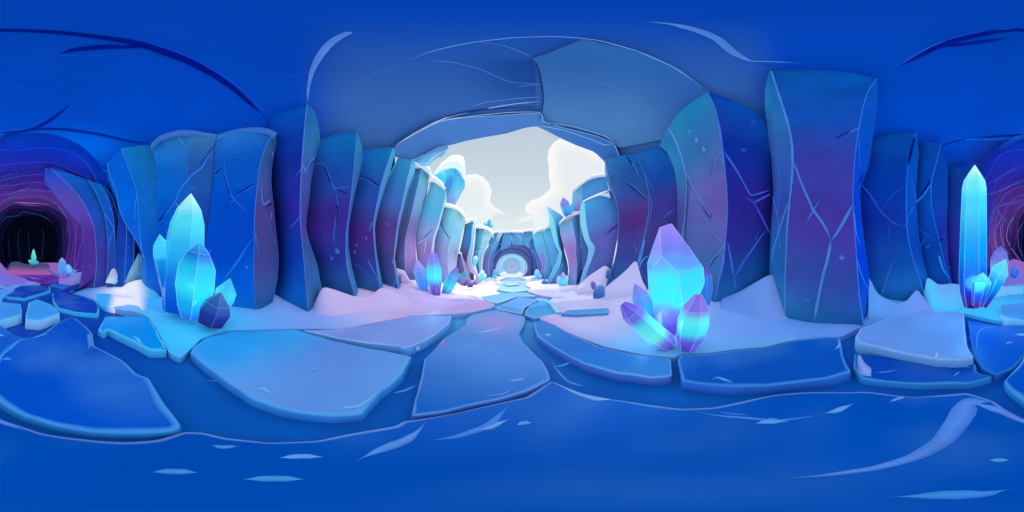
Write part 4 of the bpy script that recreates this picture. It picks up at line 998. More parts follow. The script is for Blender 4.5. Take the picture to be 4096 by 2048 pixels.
col('blue purple column with a forked crack left of the cave mouth', [
    zC((398, 155), (372, 280), (350, 400), (343, 480), (322, 620), (345, 740), (385, 850), (402, 960), (412, 1012)),
    zC((612, 105), (603, 220), (592, 350), (582, 450), (565, 590), (552, 700), (552, 820), (565, 920), (600, 1055)),
    zC((616, 108), (644, 210), (640, 290), (612, 400), (590, 500), (568, 640), (566, 760), (582, 880), (618, 1028))],
    [(st((0, (14, 80, 168)), (.3, (30, 50, 150)), (.55, (60, 26, 135)), (.8, (30, 40, 145)), (1, (24, 74, 158))), st((0, (10, 100, 180)), (.25, (24, 70, 168)), (.5, (56, 32, 140)), (.75, (40, 46, 150)), (1, (30, 80, 160)))),
     st((0, (24, 124, 180)), (.3, (50, 90, 170)), (.6, (60, 60, 155)), (1, (60, 110, 175)))],
    [(1, [2.5, 3, 3, 5, 7, 2], C(76, 126, 198)), (2, [1], C(50, 90, 165))], rho=[5.0, 4.6, 5.1], bulge=.03,
    cracks=[R1(zC((362, 300), (425, 292), (455, 370), (488, 435), (578, 418)), [1.5, 2, 4, 5, 4], C(50, 100, 190)), R1(zC((490, 440), (502, 520), (490, 620), (480, 700), (485, 770)), [3, 4, 3, 4, 3], C(50, 90, 180)), R1(zC((500, 545), (522, 588)), [5, 2], C(40, 70, 160))],
    darks=[R1(zC((425, 300), (450, 370), (480, 430)), [2, 4, 4], C(10, 26, 105)), R1(zC((492, 438), (562, 468)), [3, 2.5], C(14, 30, 110)), R1(zC((500, 470), (500, 560), (490, 640)), [2, 4, 2], C(20, 24, 110))],
    spots=[(zC((486, 232))[0], 4, 3, C(20, 100, 190)), (zC((495, 282))[0], 3, 2, C(20, 100, 190)), (zC((500, 795))[0], 7, 9, C(70, 120, 190)), (zC((468, 835))[0], 5, 5, C(60, 100, 180)), (zC((504, 375))[0], 1, 5, C(50, 110, 200))])
col('blue purple column with two dark hairline cracks, second left of the cave mouth', [
    zC((645, 215), (622, 340), (600, 460), (572, 600), (570, 740), (582, 880), (600, 960), (620, 1028)),
    zC((818, 198), (780, 310), (748, 420), (728, 520), (708, 640), (714, 770), (732, 920), (755, 1060)),
    zC((830, 222), (800, 330), (770, 420), (740, 520), (716, 640), (722, 770), (745, 920), (762, 1010))],
    [(st((0, (10, 84, 172)), (.3, (30, 60, 160)), (.6, (66, 30, 130)), (.8, (40, 50, 150)), (1, (34, 84, 160))), st((0, (20, 110, 185)), (.3, (34, 70, 165)), (.6, (70, 30, 130)), (.8, (44, 50, 145)), (1, (36, 84, 158)))),
     st((0, (60, 150, 210)), (.4, (70, 110, 190)), (1, (60, 100, 180)))],
    [(1, [1.5, 2.5, 3, 5, 4, 3, 1.5], C(84, 140, 205))], rho=[5.5, 5.3, 5.6], bulge=.03,
    cracks=[R1(zC((612, 370), (670, 385), (735, 428)), 1.5, C(70, 120, 190)), R1(zC((582, 855), (650, 900), (720, 970), (750, 1030)), 1, C(60, 110, 180)), R1(zC((672, 840), (715, 920), (748, 1000)), [6, 5, 1], C(60, 100, 170)), R1(zC((700, 622), (680, 690)), [5, 1], C(70, 110, 185))],
    darks=[R1(zC((612, 362), (680, 380), (738, 420)), [2, 3, 4], C(10, 40, 115))],
    spots=[(zC((612, 760))[0], 4, 4, C(60, 90, 165)), (zC((600, 800))[0], 4, 6, C(60, 90, 165)), (zC((666, 720))[0], 3, 5, C(80, 110, 190)), (zC((684, 600))[0], 3, 2, C(80, 100, 190))])
col('curved purple column forming the left jamb of the cave mouth', [
    zC((846, 262), (800, 360), (745, 470), (716, 600), (712, 740), (730, 870), (757, 1005)),
    zC((932, 270), (898, 390), (872, 520), (848, 620), (838, 700), (824, 830), (836, 930), (860, 1047)),
    zC((945, 280), (905, 400), (878, 520), (852, 640), (840, 760), (828, 850), (850, 950), (880, 1040))],
    [(st((0, (40, 120, 190)), (.3, (60, 100, 190)), (.55, (90, 40, 130)), (.8, (50, 60, 150)), (1, (36, 84, 158))), st((0, (50, 140, 200)), (.25, (56, 110, 190)), (.5, (80, 50, 140)), (.75, (76, 60, 140)), (1, (36, 80, 156)))),
     st((0, (90, 180, 225)), (.4, (80, 120, 200)), (1, (60, 90, 175)))],
    [(1, [1.5, 1.5, 2], C(150, 190, 225)), (0, [2, 4, 3, 1], C(90, 160, 215))], rho=[6.3, 6.0, 6.4], bulge=.03, mat=M_IN,
    cracks=[R1(zC((845, 275), (790, 370), (740, 470)), [2, 3, 2], C(80, 170, 220)), R1(zC((840, 955), (815, 1005)), 1.5, C(90, 150, 210)), R1(zC((828, 830), (812, 870)), 3, C(100, 150, 210))],
    spots=[(zC((750, 480))[0], 5, 6, C(80, 110, 190)), (zC((785, 640))[0], 6, 5, C(100, 80, 160)), (zC((725, 505))[0], 2, 5, C(90, 130, 200))])
# ---- right wall, from the cave mouth round to the dark tunnel
col('dark purple column forming the right jamb of the cave mouth', [
    zF((128, 470), (150, 570), (180, 660), (188, 740), (180, 850), (165, 920), (135, 1005)),
    zF((262, 445), (300, 540), (318, 620), (316, 700), (298, 800), (275, 890), (262, 960), (262, 1010)),
    zF((362, 415), (415, 480), (436, 590), (438, 700), (440, 780), (430, 900), (420, 1010))],
    [(st((0, (44, 110, 175)), (.2, (50, 80, 160)), (.5, (70, 36, 125)), (.7, (60, 50, 145)), (1, (30, 84, 165))), st((0, (10, 80, 165)), (.2, (30, 70, 155)), (.5, (84, 36, 120)), (.75, (60, 60, 150)), (1, (50, 100, 180)))),
     st((0, (8, 80, 165)), (.2, (10, 60, 155)), (.4, (56, 44, 140)), (.6, (60, 46, 130)), (1, (36, 60, 150)))],
    [(0, 1.5, C(90, 160, 215)), (1, [1, 2, 2, 3, 4, 2], C(80, 140, 200))], rho=[6.0, 5.7, 5.6], bulge=.04,
    cracks=[R1(zF((180, 402), (230, 470), (275, 540)), [1.2, 2, 1], C(120, 180, 225)), R1(zF((135, 490), (210, 560), (270, 600), (318, 650)), [1.5, 2, 2, 1], C(70, 120, 190)), R1(zF((240, 482), (260, 510), (272, 538)), [5, 3, 2], C(80, 130, 195)), R1(zF((300, 530), (325, 580), (345, 616)), [3, 2, 1], C(60, 100, 180)),
            R1(zF((318, 620), (330, 660), (318, 740), (300, 810)), [2, 3, 2, 1], C(70, 100, 180)), R1(zF((300, 810), (285, 880), (262, 945)), [4, 5, 3], C(80, 150, 210)), R1(zF((318, 882), (292, 900), (270, 945)), [2, 4, 3], C(80, 150, 210)), R1(zF((435, 682), (405, 700), (385, 715), (400, 745)), [1, 3, 2, 1], C(60, 90, 175)), R1(zF((248, 830), (270, 870)), 2, C(80, 120, 190)),
            R1(zF((300, 810), (280, 930), (310, 1000), (325, 1020)), [2, 2, 1.5, 1], C(60, 110, 190))],
    darks=[R1(zF((200, 425), (250, 500), (270, 535)), [1, 4, 2], C(14, 50, 125)), R1(zF((180, 540), (250, 595), (315, 655)), [1, 3, 1], C(16, 40, 110)), R1(zF((382, 720), (410, 742), (432, 735)), 2, C(20, 24, 90))],
    spots=[(zF((212, 690))[0], 3, 2, C(90, 80, 170)), (zF((335, 672))[0], 5, 6, C(80, 50, 140))])
col('narrow teal topped column wedged between the right jamb and the speckled block', [
    zF((362, 412), (395, 440), (425, 510), (438, 600), (438, 720), (440, 800), (440, 1020)),
    zF((400, 332), (430, 390), (462, 480), (478, 560), (476, 640), (470, 730), (460, 800), (455, 1040)),
    zF((410, 336), (440, 400), (470, 490), (486, 570), (484, 650), (475, 760), (470, 1040))],
    [st((0, (30, 110, 175)), (.2, (40, 110, 180)), (.5, (70, 60, 150)), (.7, (60, 60, 150)), (1, (40, 80, 165))), st((0, (90, 150, 205)), (1, (60, 120, 190)))], [(1, [1.2, 1.5, 2], C(120, 175, 220))], rho=[5.5, 5.1, 5.2])
col('huge speckled block with a mauve left face and a dark blue right face', [
    zF((400, 332), (432, 390), (465, 490), (480, 580), (478, 680), (470, 760), (470, 900), (480, 1060)),
    zF((570, 180), (600, 250), (622, 340), (634, 440), (648, 560), (655, 680), (648, 800), (636, 900), (620, 980), (600, 1076)),
    zF((815, 300), (832, 400), (840, 520), (846, 650), (846, 780), (842, 880), (838, 972))],
    [(st((0, (28, 120, 176)), (.2, (40, 100, 172)), (.45, (90, 84, 170)), (.65, (70, 84, 165)), (.85, (44, 90, 165)), (1, (30, 84, 160))), st((0, (30, 116, 178)), (.25, (60, 96, 172)), (.5, (98, 74, 168)), (.68, (88, 80, 168)), (.85, (50, 90, 165)), (1, (30, 80, 160)))),
     (st((0, (2, 56, 160)), (.25, (10, 36, 150)), (.5, (40, 20, 145)), (.7, (44, 26, 140)), (.88, (24, 60, 150)), (1, (30, 90, 170))), st((0, (6, 66, 170)), (.3, (14, 34, 145)), (.55, (40, 16, 135)), (.75, (24, 40, 140)), (1, (16, 70, 158))))],
    [(0, [1.5, 3, 1.5], C(120, 170, 220)), (1, [3, 7, 6, 4, 4, 7, 3], C(70, 116, 200))], rho=[5.2, 4.15, 4.9], bulge=.05,
    cracks=[R1(zF((472, 515), (510, 590), (550, 660), (582, 720)), [3, 6, 5, 3], C(90, 120, 195)), R1(zF((470, 560), (520, 660), (570, 740), (610, 800), (635, 830)), [1, 3, 4, 4, 5], C(80, 120, 200)), R1(zF((632, 435), (605, 470), (587, 530)), [6, 5, 2], C(90, 110, 190)), R1(zF((645, 835), (600, 890), (568, 935)), [5, 7, 4], C(60, 120, 190)),
            R1(zF((638, 432), (690, 510), (735, 590), (760, 625), (842, 600)), [6, 6, 4, 5, 6], C(50, 90, 200)), R1(zF((728, 635), (770, 660), (840, 795)), [3, 7, 6], C(50, 60, 180)), R1(zF((770, 655), (840, 618)), [7, 4], C(60, 80, 190)), R1(zF((655, 820), (670, 900), (682, 975)), [3, 7, 6], C(50, 96, 190)), R1(zF((682, 980), (730, 900), (790, 815), (830, 760)), [6, 7, 5, 1], C(50, 86, 185)),
            R1(zF((682, 975), (690, 1030)), [6, 2], C(50, 100, 185)), R1(zF((790, 770), (775, 820)), [1, 3], C(60, 70, 180)), R1(zF((500, 530), (600, 534), (632, 522)), .8, C(120, 120, 190)), R1(zF((640, 840), (640, 900), (625, 990)), [2, 4, 1], C(60, 110, 190))],
    darks=[R1(zF((628, 440), (600, 475), (585, 530)), [1, 3, 2], C(40, 40, 120)), R1(zF((755, 632), (800, 622), (842, 603)), [3, 4, 2], C(16, 16, 110)), R1(zF((540, 660), (580, 722), (586, 700)), [1, 4, 2], C(60, 60, 140)), R1(zF((638, 840), (600, 895), (575, 935)), [2, 4, 3], C(14, 60, 130)), R1(zF((690, 965), (740, 890), (790, 825)), [4, 3, 1], C(16, 46, 125))],
    spots=[(zF((491, 348))[0], 4, 5, C(90, 160, 195)), (zF((521, 388))[0], 5, 8, C(110, 165, 200)), (zF((553, 426))[0], 7, 7, C(110, 160, 200)), (zF((765, 308))[0], 9, 5, C(30, 80, 175)), (zF((712, 366))[0], 5, 2, C(40, 80, 180)), (zF((725, 430))[0], 9, 4, C(50, 80, 185))])
col('widest free standing pillar, purple in the middle with a large forked frost vein', [
    zG((82, 92), (62, 180), (66, 270), (78, 370), (92, 480), (100, 600), (92, 740), (86, 860), (84, 965), (100, 1050), (118, 1078)),
    zG((90, 90), (130, 210), (165, 320), (181, 410), (183, 520), (170, 650), (160, 760), (155, 880), (150, 1000), (152, 1158)),
    zG((545, 122), (505, 180), (482, 260), (465, 350), (450, 460), (442, 600), (444, 700), (455, 850), (463, 980), (472, 1080), (490, 1190)),
    zG((549, 130), (545, 230), (525, 330), (508, 440), (478, 520), (472, 600), (478, 720), (495, 850), (510, 960), (512, 1050), (508, 1110), (495, 1180))],
    [st((0, (14, 100, 172)), (.15, (34, 100, 178)), (.35, (44, 80, 170)), (.55, (44, 64, 165)), (.8, (30, 80, 165)), (1, (30, 96, 165))),
     (st((0, (6, 76, 168)), (.18, (16, 70, 176)), (.38, (54, 50, 160)), (.6, (66, 44, 152)), (.8, (50, 66, 160)), (1, (28, 96, 168))), st((0, (4, 70, 172)), (.2, (20, 60, 176)), (.42, (60, 44, 160)), (.62, (70, 44, 155)), (.82, (50, 60, 160)), (1, (26, 80, 170)))),
     st((0, (8, 76, 184)), (.2, (6, 64, 190)), (.5, (6, 50, 205)), (.75, (0, 46, 210)), (1, (4, 60, 190)))],
    [(1, [4, 7, 8, 6, 5, 4], C(74, 132, 208)), (2, [2, 4, 3, 4, 5, 6], C(50, 120, 220)), (0, 1.0, C(20, 70, 150)), (3, 1.2, C(16, 70, 180))], rho=[4.5, 3.42, 3.4, 3.9], bulge=.035, rows=44, top='vault',
    cracks=[R1(zG((186, 475), (220, 570), (255, 650), (270, 685), (310, 740), (348, 812)), [5, 6, 7, 8, 8, 9], C(74, 120, 200)), R1(zG((440, 665), (400, 740), (370, 790), (348, 820)), [5, 11, 9, 7], C(70, 120, 200)), R1(zG((348, 812), (335, 890), (315, 960), (300, 1030), (275, 1160)), [9, 10, 9, 10, 14], C(70, 125, 200)),
            R1(zG((303, 642), (272, 688), (240, 748)), [2, 7, 3], C(60, 100, 195)), R1(zG((165, 650), (130, 760), (100, 860), (90, 930)), [3, 4, 3, 1.5], C(70, 150, 215)), R1(zG((90, 600), (105, 660), (120, 720), (122, 780), (130, 850)), [2, 3, 3, 2, 1], C(70, 110, 205)), R1(zG((96, 420), (125, 520), (125, 640), (118, 710)), [1, 1.5, 1.5, 2], C(50, 110, 200)),
            R1(zG((465, 335), (420, 360), (395, 372)), [8, 5, 1], C(70, 90, 190)), R1(zG((445, 690), (455, 780), (475, 850)), [4, 3, 1], C(60, 150, 235)), R1(zG((460, 900), (480, 970), (510, 1035)), [2, 2.5, 1], C(60, 150, 235)), R1(zG((472, 370), (468, 430), (478, 520)), [1.5, 1.5, 1], C(40, 120, 230)), R1(zG((440, 545), (470, 548)), 2, C(20, 80, 220))],
    darks=[R1(zG((358, 382), (400, 365), (465, 340)), [2, 5, 3], C(30, 34, 120)), R1(zG((465, 575), (480, 540), (478, 520)), [4, 4, 2], C(0, 20, 120))],
    spots=[(zG((394, 891))[0], 8, 7, C(80, 120, 205)), (zG((245, 1077))[0], 8, 6, C(56, 110, 195)), (zG((128, 843))[0], 2, 4, C(70, 140, 215)), (zG((100, 300))[0], 2, 8, C(50, 120, 190)), (zG((372, 470))[0], 7, 7, C(66, 56, 168))])
col('dark blue column with crossing faint veins right of the widest pillar', [
    zH((110, 85), (85, 220), (62, 330), (62, 450), (80, 600), (100, 780), (120, 880), (178, 975)),
    zH((382, 42), (352, 160), (335, 260), (328, 380), (330, 560), (345, 680), (372, 780), (405, 880), (432, 972)),
    zH((386, 42), (398, 150), (388, 300), (384, 430), (398, 640), (425, 780), (452, 880), (466, 962))],
    [(st((0, (4, 60, 165)), (.25, (0, 34, 155)), (.5, (10, 24, 145)), (.75, (16, 50, 150)), (1, (14, 76, 160))), st((0, (8, 66, 160)), (.3, (2, 44, 165)), (.55, (16, 36, 160)), (.8, (8, 70, 170)), (1, (20, 96, 190)))),
     st((0, (6, 70, 180)), (.4, (2, 66, 190)), (.7, (10, 50, 175)), (1, (20, 100, 205)))],
    [(1, [1.5, 2, 3, 4, 3, 5], C(40, 120, 225)), (2, 1.2, C(30, 90, 200))], rho=[4.9, 5.0, 5.3], bulge=.03,
    cracks=[R1(zH((65, 335), (120, 400), (180, 490), (240, 550), (298, 580), (330, 560)), [2, 6, 6, 6, 5, 4], C(14, 70, 175)), R1(zH((322, 350), (260, 390), (220, 440), (185, 490)), [2, 5, 4, 1], C(10, 64, 185)), R1(zH((235, 570), (225, 640), (212, 700)), [4, 3, 1], C(14, 60, 170)), R1(zH((262, 760), (225, 850), (188, 975)), [1, 4, 5], C(40, 96, 180)), R1(zH((385, 450), (350, 500), (315, 600)), [6, 5, 1], C(10, 90, 210)), R1(zH((360, 320), (380, 400), (384, 440)), [4, 3, 4], C(20, 100, 215))],
    darks=[R1(zH((376, 60), (352, 170), (338, 235)), [2, 6, 3], C(0, 20, 120)), R1(zH((62, 345), (100, 390), (135, 430)), [5, 4, 1], C(0, 22, 120))])
col('blue column with a long diagonal crack second right of the widest pillar', [
    zH((400, 98), (396, 250), (384, 420), (392, 560), (410, 720), (440, 850), (460, 960)),
    zH((527, 104), (505, 200), (480, 290), (470, 340), (472, 450), (492, 560), (512, 640), (540, 760), (560, 850), (588, 924)),
    zH((531, 108), (562, 240), (566, 400), (560, 560), (562, 700), (572, 830), (592, 918))],
    [(st((0, (4, 66, 175)), (.4, (2, 66, 180)), (.7, (2, 60, 170)), (1, (6, 80, 185))), st((0, (6, 60, 165)), (.4, (2, 60, 185)), (.7, (4, 50, 160)), (1, (4, 60, 165)))),
     st((0, (6, 50, 170)), (.35, (10, 50, 170)), (.65, (26, 34, 160)), (1, (10, 56, 170)))],
    [(1, [1.5, 3, 2, 2, 2], C(30, 130, 235))], rho=[5.6, 5.3, 5.6], bulge=.03,
    cracks=[R1(zH((470, 335), (430, 400), (385, 445), (350, 510)), [3, 6, 6, 3], C(20, 110, 215)), R1(zH((515, 745), (540, 830), (580, 880)), [9, 5, 2], C(30, 140, 225)), R1(zH((520, 665), (558, 620)), [3, 1.5], C(30, 90, 210)), R1(zH((388, 560), (430, 620), (510, 665)), [1, 2, 1], C(20, 90, 200)), R1(zH((450, 640), (415, 680), (405, 710)), [2, 3, 1], C(20, 90, 200))],
    darks=[R1(zH((472, 308), (440, 360), (388, 432)), [4, 5, 3], C(0, 20, 125)), R1(zH((515, 668), (545, 640)), [5, 2], C(10, 10, 110))],
    spots=[(zH((431, 246))[0], 1.6, 1.6, C(50, 130, 220)), (zH((430, 300))[0], 1, 1.4, C(50, 130, 220)), (zH((452, 694))[0], 6, 4, C(20, 100, 200)), (zH((551, 438))[0], 1.5, 2, C(40, 120, 220))])
col('dark column standing behind the tall glowing crystal', [
    zH((565, 248), (562, 420), (560, 600), (568, 760), (580, 860), (590, 912)),
    zH((712, 230), (650, 350), (640, 500), (640, 700), (650, 940)),
    zH((780, 300), (785, 450), (790, 700), (800, 940))],
    [(st((0, (8, 54, 150)), (.3, (14, 40, 160)), (.6, (40, 16, 135)), (.85, (30, 20, 130)), (1, (14, 40, 150))), st((0, (4, 50, 150)), (.5, (20, 30, 155)), (1, (10, 30, 150)))), st((0, (10, 40, 165)), (.5, (50, 24, 140)), (1, (50, 24, 130)))],
    [(0, 1.0, C(14, 70, 190)), (2, 1, C(60, 100, 220))], rho=[6.0, 5.9, 6.2],
    cracks=[R1(zH((555, 650), (565, 760), (580, 840)), [2, 3, 1], C(30, 110, 220))])
# ================================================================== columns of the open canyon
GO = 'sunlit ice columns walling the open canyon'
def ocol(*a, **k):
    k.setdefault('group', GO); k.setdefault('mat', M_OUT); k.setdefault('top', 'flat'); k.setdefault('bulge', .03); k.setdefault('back', 1.2)
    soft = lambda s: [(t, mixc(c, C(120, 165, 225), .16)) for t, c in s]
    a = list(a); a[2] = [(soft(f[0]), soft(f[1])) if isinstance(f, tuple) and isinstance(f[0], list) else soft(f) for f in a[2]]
    return col(*a, **k)
CT = C(120, 205, 235)
SNW = C(246, 246, 250); SNL = C(222, 226, 244)
ocol('dark teal and purple column just outside the left jamb, with a snowy top', [
    zD((250, 285), (218, 390), (192, 500), (160, 640), (138, 780), (132, 900), (150, 1000), (165, 1065)),
    zD((325, 272), (298, 400), (268, 530), (240, 660), (210, 780), (204, 900), (215, 1070)),
    zD((368, 318), (352, 440), (322, 560), (292, 680), (280, 760), (280, 880), (290, 1030))],
    [st((0, (40, 130, 195)), (.3, (50, 90, 165)), (.55, (70, 36, 110)), (.8, (90, 60, 140)), (1, (110, 80, 160))), st((0, (90, 190, 215)), (.3, (110, 160, 205)), (.55, (120, 80, 160)), (.75, (170, 110, 190)), (1, (90, 60, 140)))],
    [(0, 1.5, C(160, 210, 235)), (1, [2, 2, 1.5], C(130, 180, 225)), (2, 1.2, CT)], rho=[7.6, 7.3, 7.7],
    cracks=[R1(zD((205, 820), (228, 870), (222, 950)), 1.5, C(150, 130, 210))],
    caps=[(zD((262, 278), (320, 285), (370, 322), (395, 378)), zD((268, 266), (330, 260), (372, 285), (400, 366)), 7.2, SNW)])
ocol('pale blue column with a Y crack and snowy top left in the canyon', [
    zD((395, 372), (360, 470), (330, 560), (300, 640), (282, 720), (280, 800), (290, 930), (310, 1060)),
    zD((470, 430), (486, 480), (462, 570), (432, 680), (405, 760), (388, 860), (385, 1060)),
    zD((478, 436), (490, 480), (470, 570), (440, 690), (415, 770), (405, 880), (410, 1060))],
    [(st((0, (100, 190, 215)), (.3, (70, 160, 215)), (.5, (130, 140, 205)), (.7, (160, 110, 190)), (1, (110, 80, 170))), st((0, (90, 190, 220)), (.3, (80, 180, 215)), (.5, (140, 150, 210)), (.7, (140, 100, 180)), (1, (110, 80, 170)))), st((0, (150, 220, 235)), (.5, (190, 200, 235)), (1, (170, 150, 215)))],
    [(1, 2, C(190, 225, 240)), (0, 1.2, CT)], rho=[7.9, 7.6, 7.9],
    cracks=[R1(zD((280, 822), (340, 780), (380, 740), (415, 690)), [1.5, 3, 2, 1.5], C(180, 200, 235)), R1(zD((410, 375), (430, 450), (445, 520)), 1, C(130, 210, 235)), R1(zD((350, 790), (345, 840), (333, 890)), [5, 3, 1], C(190, 190, 230))],
    darks=[R1(zD((290, 812), (350, 765), (410, 700)), [1, 3, 1], C(60, 70, 160))],
    spots=[(zD((407, 590))[0], 1, 2, SNW), (zD((394, 612))[0], 1, 2, SNW)],
    caps=[(zD((372, 372), (410, 378), (450, 410), (478, 440)), zD((370, 345), (410, 350), (460, 390), (488, 440)), 7.5, SNW)])
ocol('light turquoise column with a dark kinked crack left in the canyon', [
    zD((470, 552), (452, 640), (432, 710), (405, 790), (392, 880), (392, 1010)),
    zD((560, 570), (545, 700), (520, 800), (500, 900), (505, 1020)),
    zD((617, 632), (598, 720), (580, 820), (566, 900), (556, 990))],
    [(st((0, (110, 200, 215)), (.3, (110, 180, 215)), (.55, (130, 120, 195)), (1, (130, 110, 195))), st((0, (140, 215, 225)), (.4, (130, 200, 225)), (.6, (150, 150, 210)), (1, (140, 130, 205)))), st((0, (150, 220, 225)), (.4, (130, 205, 230)), (.7, (160, 160, 215)), (1, (190, 180, 230)))],
    [(1, [1.2, 2, 2], C(200, 235, 245)), (2, 1.5, C(200, 240, 245)), (0, 1.2, C(180, 225, 240))], rho=[8.5, 8.2, 8.6],
    cracks=[R1(zD((430, 720), (465, 700), (495, 745), (520, 790)), 1.5, C(170, 200, 235)), R1(zD((560, 745), (528, 800), (505, 850)), 1.2, C(220, 240, 248))],
    darks=[R1(zD((452, 640), (462, 695), (515, 788)), [2, 3, 2], C(30, 90, 160))],
    caps=[(zD((470, 556), (530, 570), (580, 598), (617, 634)), zD((472, 532), (530, 542), (585, 570), (620, 622)), 8.3, SNW)])
ocol('slim dark block with a snow top behind the white spike', [
    zD((618, 672), (605, 760), (580, 870), (565, 930), (560, 985)), zD((665, 662), (662, 780), (648, 880), (640, 985)), zD((690, 665), (690, 800), (680, 985))],
    [st((0, (50, 130, 200)), (.4, (60, 110, 185)), (.7, (90, 60, 140)), (1, (100, 70, 140))), st((0, (60, 140, 200)), (1, (100, 80, 160)))], [(1, 1.2, CT)], rho=[9.6, 9.4, 9.6],
    caps=[(zD((616, 676), (640, 668), (668, 658)), zD((618, 636), (645, 640), (670, 630)), 9.3, SNW)])
ocol('thin pale spike shaped column flaring at its foot', [
    zD((690, 612), (668, 700), (660, 800), (640, 880), (628, 930), (640, 1000), (690, 1030)),
    zD((693, 610), (684, 740), (672, 850), (662, 920), (672, 980), (712, 1040)),
    zD((696, 616), (690, 760), (676, 880), (668, 930), (680, 980), (720, 1040))],
    [(st((0, (250, 250, 252)), (.3, (170, 225, 240)), (.6, (150, 190, 230)), (.8, (190, 170, 220)), (1, (200, 180, 225))), st((0, (250, 250, 252)), (.3, (150, 220, 240)), (.6, (130, 190, 230)), (1, (190, 180, 228)))), st((0, (250, 250, 252)), (1, (210, 220, 240)))],
    [(1, 1.2, SNW)], rho=[9.0, 8.9, 9.1], back=.4)
ocol('squat purple boulder like column with a snow hood at the canyon foot', [
    zD((566, 880), (560, 930), (556, 990)), zD((590, 868), (600, 930), (620, 1010)), zD((600, 905), (625, 950), (650, 1010))],
    [st((0, (120, 100, 170)), (1, (100, 60, 140))), st((0, (170, 130, 190)), (1, (160, 120, 180)))], [(1, 1, SNW)], rho=[8.9, 8.7, 8.9], rows=14,
    caps=[(zD((562, 890), (578, 880), (590, 890), (598, 918)), zD((565, 868), (580, 863), (595, 880), (601, 912)), 8.6, SNW)])
ocol('teal column with crossing white seams below the small wall top crystals', [
    zD((690, 702), (682, 800), (672, 880), (690, 960), (712, 1030)), zD((752, 708), (735, 800), (712, 900), (722, 1020)), zD((808, 742), (770, 820), (738, 900), (728, 960), (732, 1020))],
    [(st((0, (60, 160, 210)), (.4, (80, 180, 215)), (.8, (60, 130, 200)), (1, (90, 130, 205))), st((0, (90, 190, 220)), (.5, (90, 180, 215)), (1, (100, 150, 215)))), st((0, (170, 225, 235)), (.4, (140, 205, 225)), (.8, (100, 170, 215)), (1, (110, 150, 215)))],
    [(0, 1, CT), (1, 1.6, C(215, 240, 246)), (2, 1.6, C(215, 240, 246))], rho=[9.8, 9.6, 10],
    cracks=[R1(zD((676, 880), (710, 860), (738, 840)), 1.2, C(200, 230, 242)), R1(zD((740, 710), (745, 740), (765, 765)), 1, SNW)],
    darks=[R1(zD((676, 872), (736, 842)), 1.6, C(30, 80, 160)), R1(zD((740, 702), (744, 738), (762, 765)), 1.6, C(40, 90, 170))],
    caps=[(zD((690, 704), (740, 706), (780, 722), (810, 750)), zD((692, 680), (745, 688), (790, 705), (815, 740)), 9.4, SNW)])
ocol('short darker column next to the arch on its left', [
    zD((808, 745), (785, 790), (775, 860), (745, 920), (735, 1025)), zD((846, 730), (830, 800), (800, 860), (782, 940), (785, 1035)), zD((872, 738), (850, 800), (830, 850), (815, 920), (812, 1035))],
    [st((0, (70, 140, 200)), (.3, (80, 140, 205)), (.6, (110, 90, 175)), (1, (100, 80, 170))), st((0, (170, 210, 220)), (.3, (70, 130, 200)), (.6, (70, 90, 175)), (1, (70, 60, 150)))],
    [(0, 1.2, C(180, 220, 238)), (1, 1.2, C(190, 225, 240))], rho=[11, 10.9, 11.1],
    cracks=[R1(zD((782, 828), (802, 826), (822, 850)), 1.2, C(160, 210, 235))], caps=[(zD((806, 748), (840, 735), (872, 742)), zD((808, 728), (842, 722), (874, 726)), 10.7, SNL)])
# arch wall blocks over the tunnel
for i, (l, r, top, lab) in enumerate([(868, 942, 738, 'first pale blue block above the arch, left end'), (938, 1000, 735, 'narrow second block above the arch'), (998, 1034, 736, 'third block above the arch beside the slanting seam')]): pass
ocol('left block of the wall above the bright arch', [zO((455, 125), (462, 200), (470, 285), (440, 420)), zO((515, 130), (500, 190), (470, 285), (440, 430)), zO((622, 122), (618, 180), (630, 240), (600, 360))],
    [st((0, (56, 120, 190)), (1, (60, 110, 190))), (st((0, (80, 150, 210)), (1, (60, 125, 200))), st((0, (84, 150, 212)), (1, (64, 130, 205))))], [(1, 1, C(190, 225, 242)), (2, 1, C(190, 225, 242))], rho=[12.0, 11.95, 12], rows=12, ext=.02,
    caps=[(zO((450, 135), (540, 128), (640, 120)), zO((448, 105), (540, 98), (650, 104)), 11.9, SNL)])
ocol('middle block of the wall above the bright arch split by a slanting seam', [zO((622, 122), (620, 180), (636, 240), (640, 330)), zO((720, 118), (718, 170), (722, 245), (730, 330)), zO((832, 125), (812, 170), (818, 255), (830, 340))],
    [st((0, (74, 140, 208)), (1, (66, 130, 204))), st((0, (90, 150, 214)), (1, (72, 140, 208)))], [(0, 1.2, C(190, 225, 242)), (2, 1.2, C(190, 225, 242))], rho=[12, 11.95, 12], rows=12, ext=.02,
    cracks=[R1(zO((648, 112), (720, 165), (815, 252)), 1.1, C(200, 232, 245))], darks=[R1(zO((625, 130), (618, 200), (628, 240)), 1.8, C(40, 90, 165))],
    caps=[(zO((640, 122), (740, 124), (835, 125)), zO((640, 95), (740, 82), (840, 92)), 11.9, SNW)])
ocol('right block of the wall above the bright arch', [zO((836, 110), (832, 180), (838, 245), (850, 340)), zO((1000, 100), (995, 180), (910, 295), (920, 380)), zO((1010, 110), (1005, 180), (960, 300), (1000, 430))],
    [st((0, (60, 130, 200)), (1, (70, 140, 208))), st((0, (50, 120, 200)), (1, (50, 110, 195)))], [(0, 1.2, C(190, 225, 242)), (1, 1.0, C(190, 225, 242))], rho=[12, 11.9, 12], rows=12, ext=.02,
    darks=[R1(zO((832, 125), (818, 200), (835, 245)), 2, C(30, 90, 170))],
    caps=[(zO((838, 112), (920, 102), (1005, 102)), zO((842, 92), (930, 62), (1010, 66)), 11.8, SNL)])
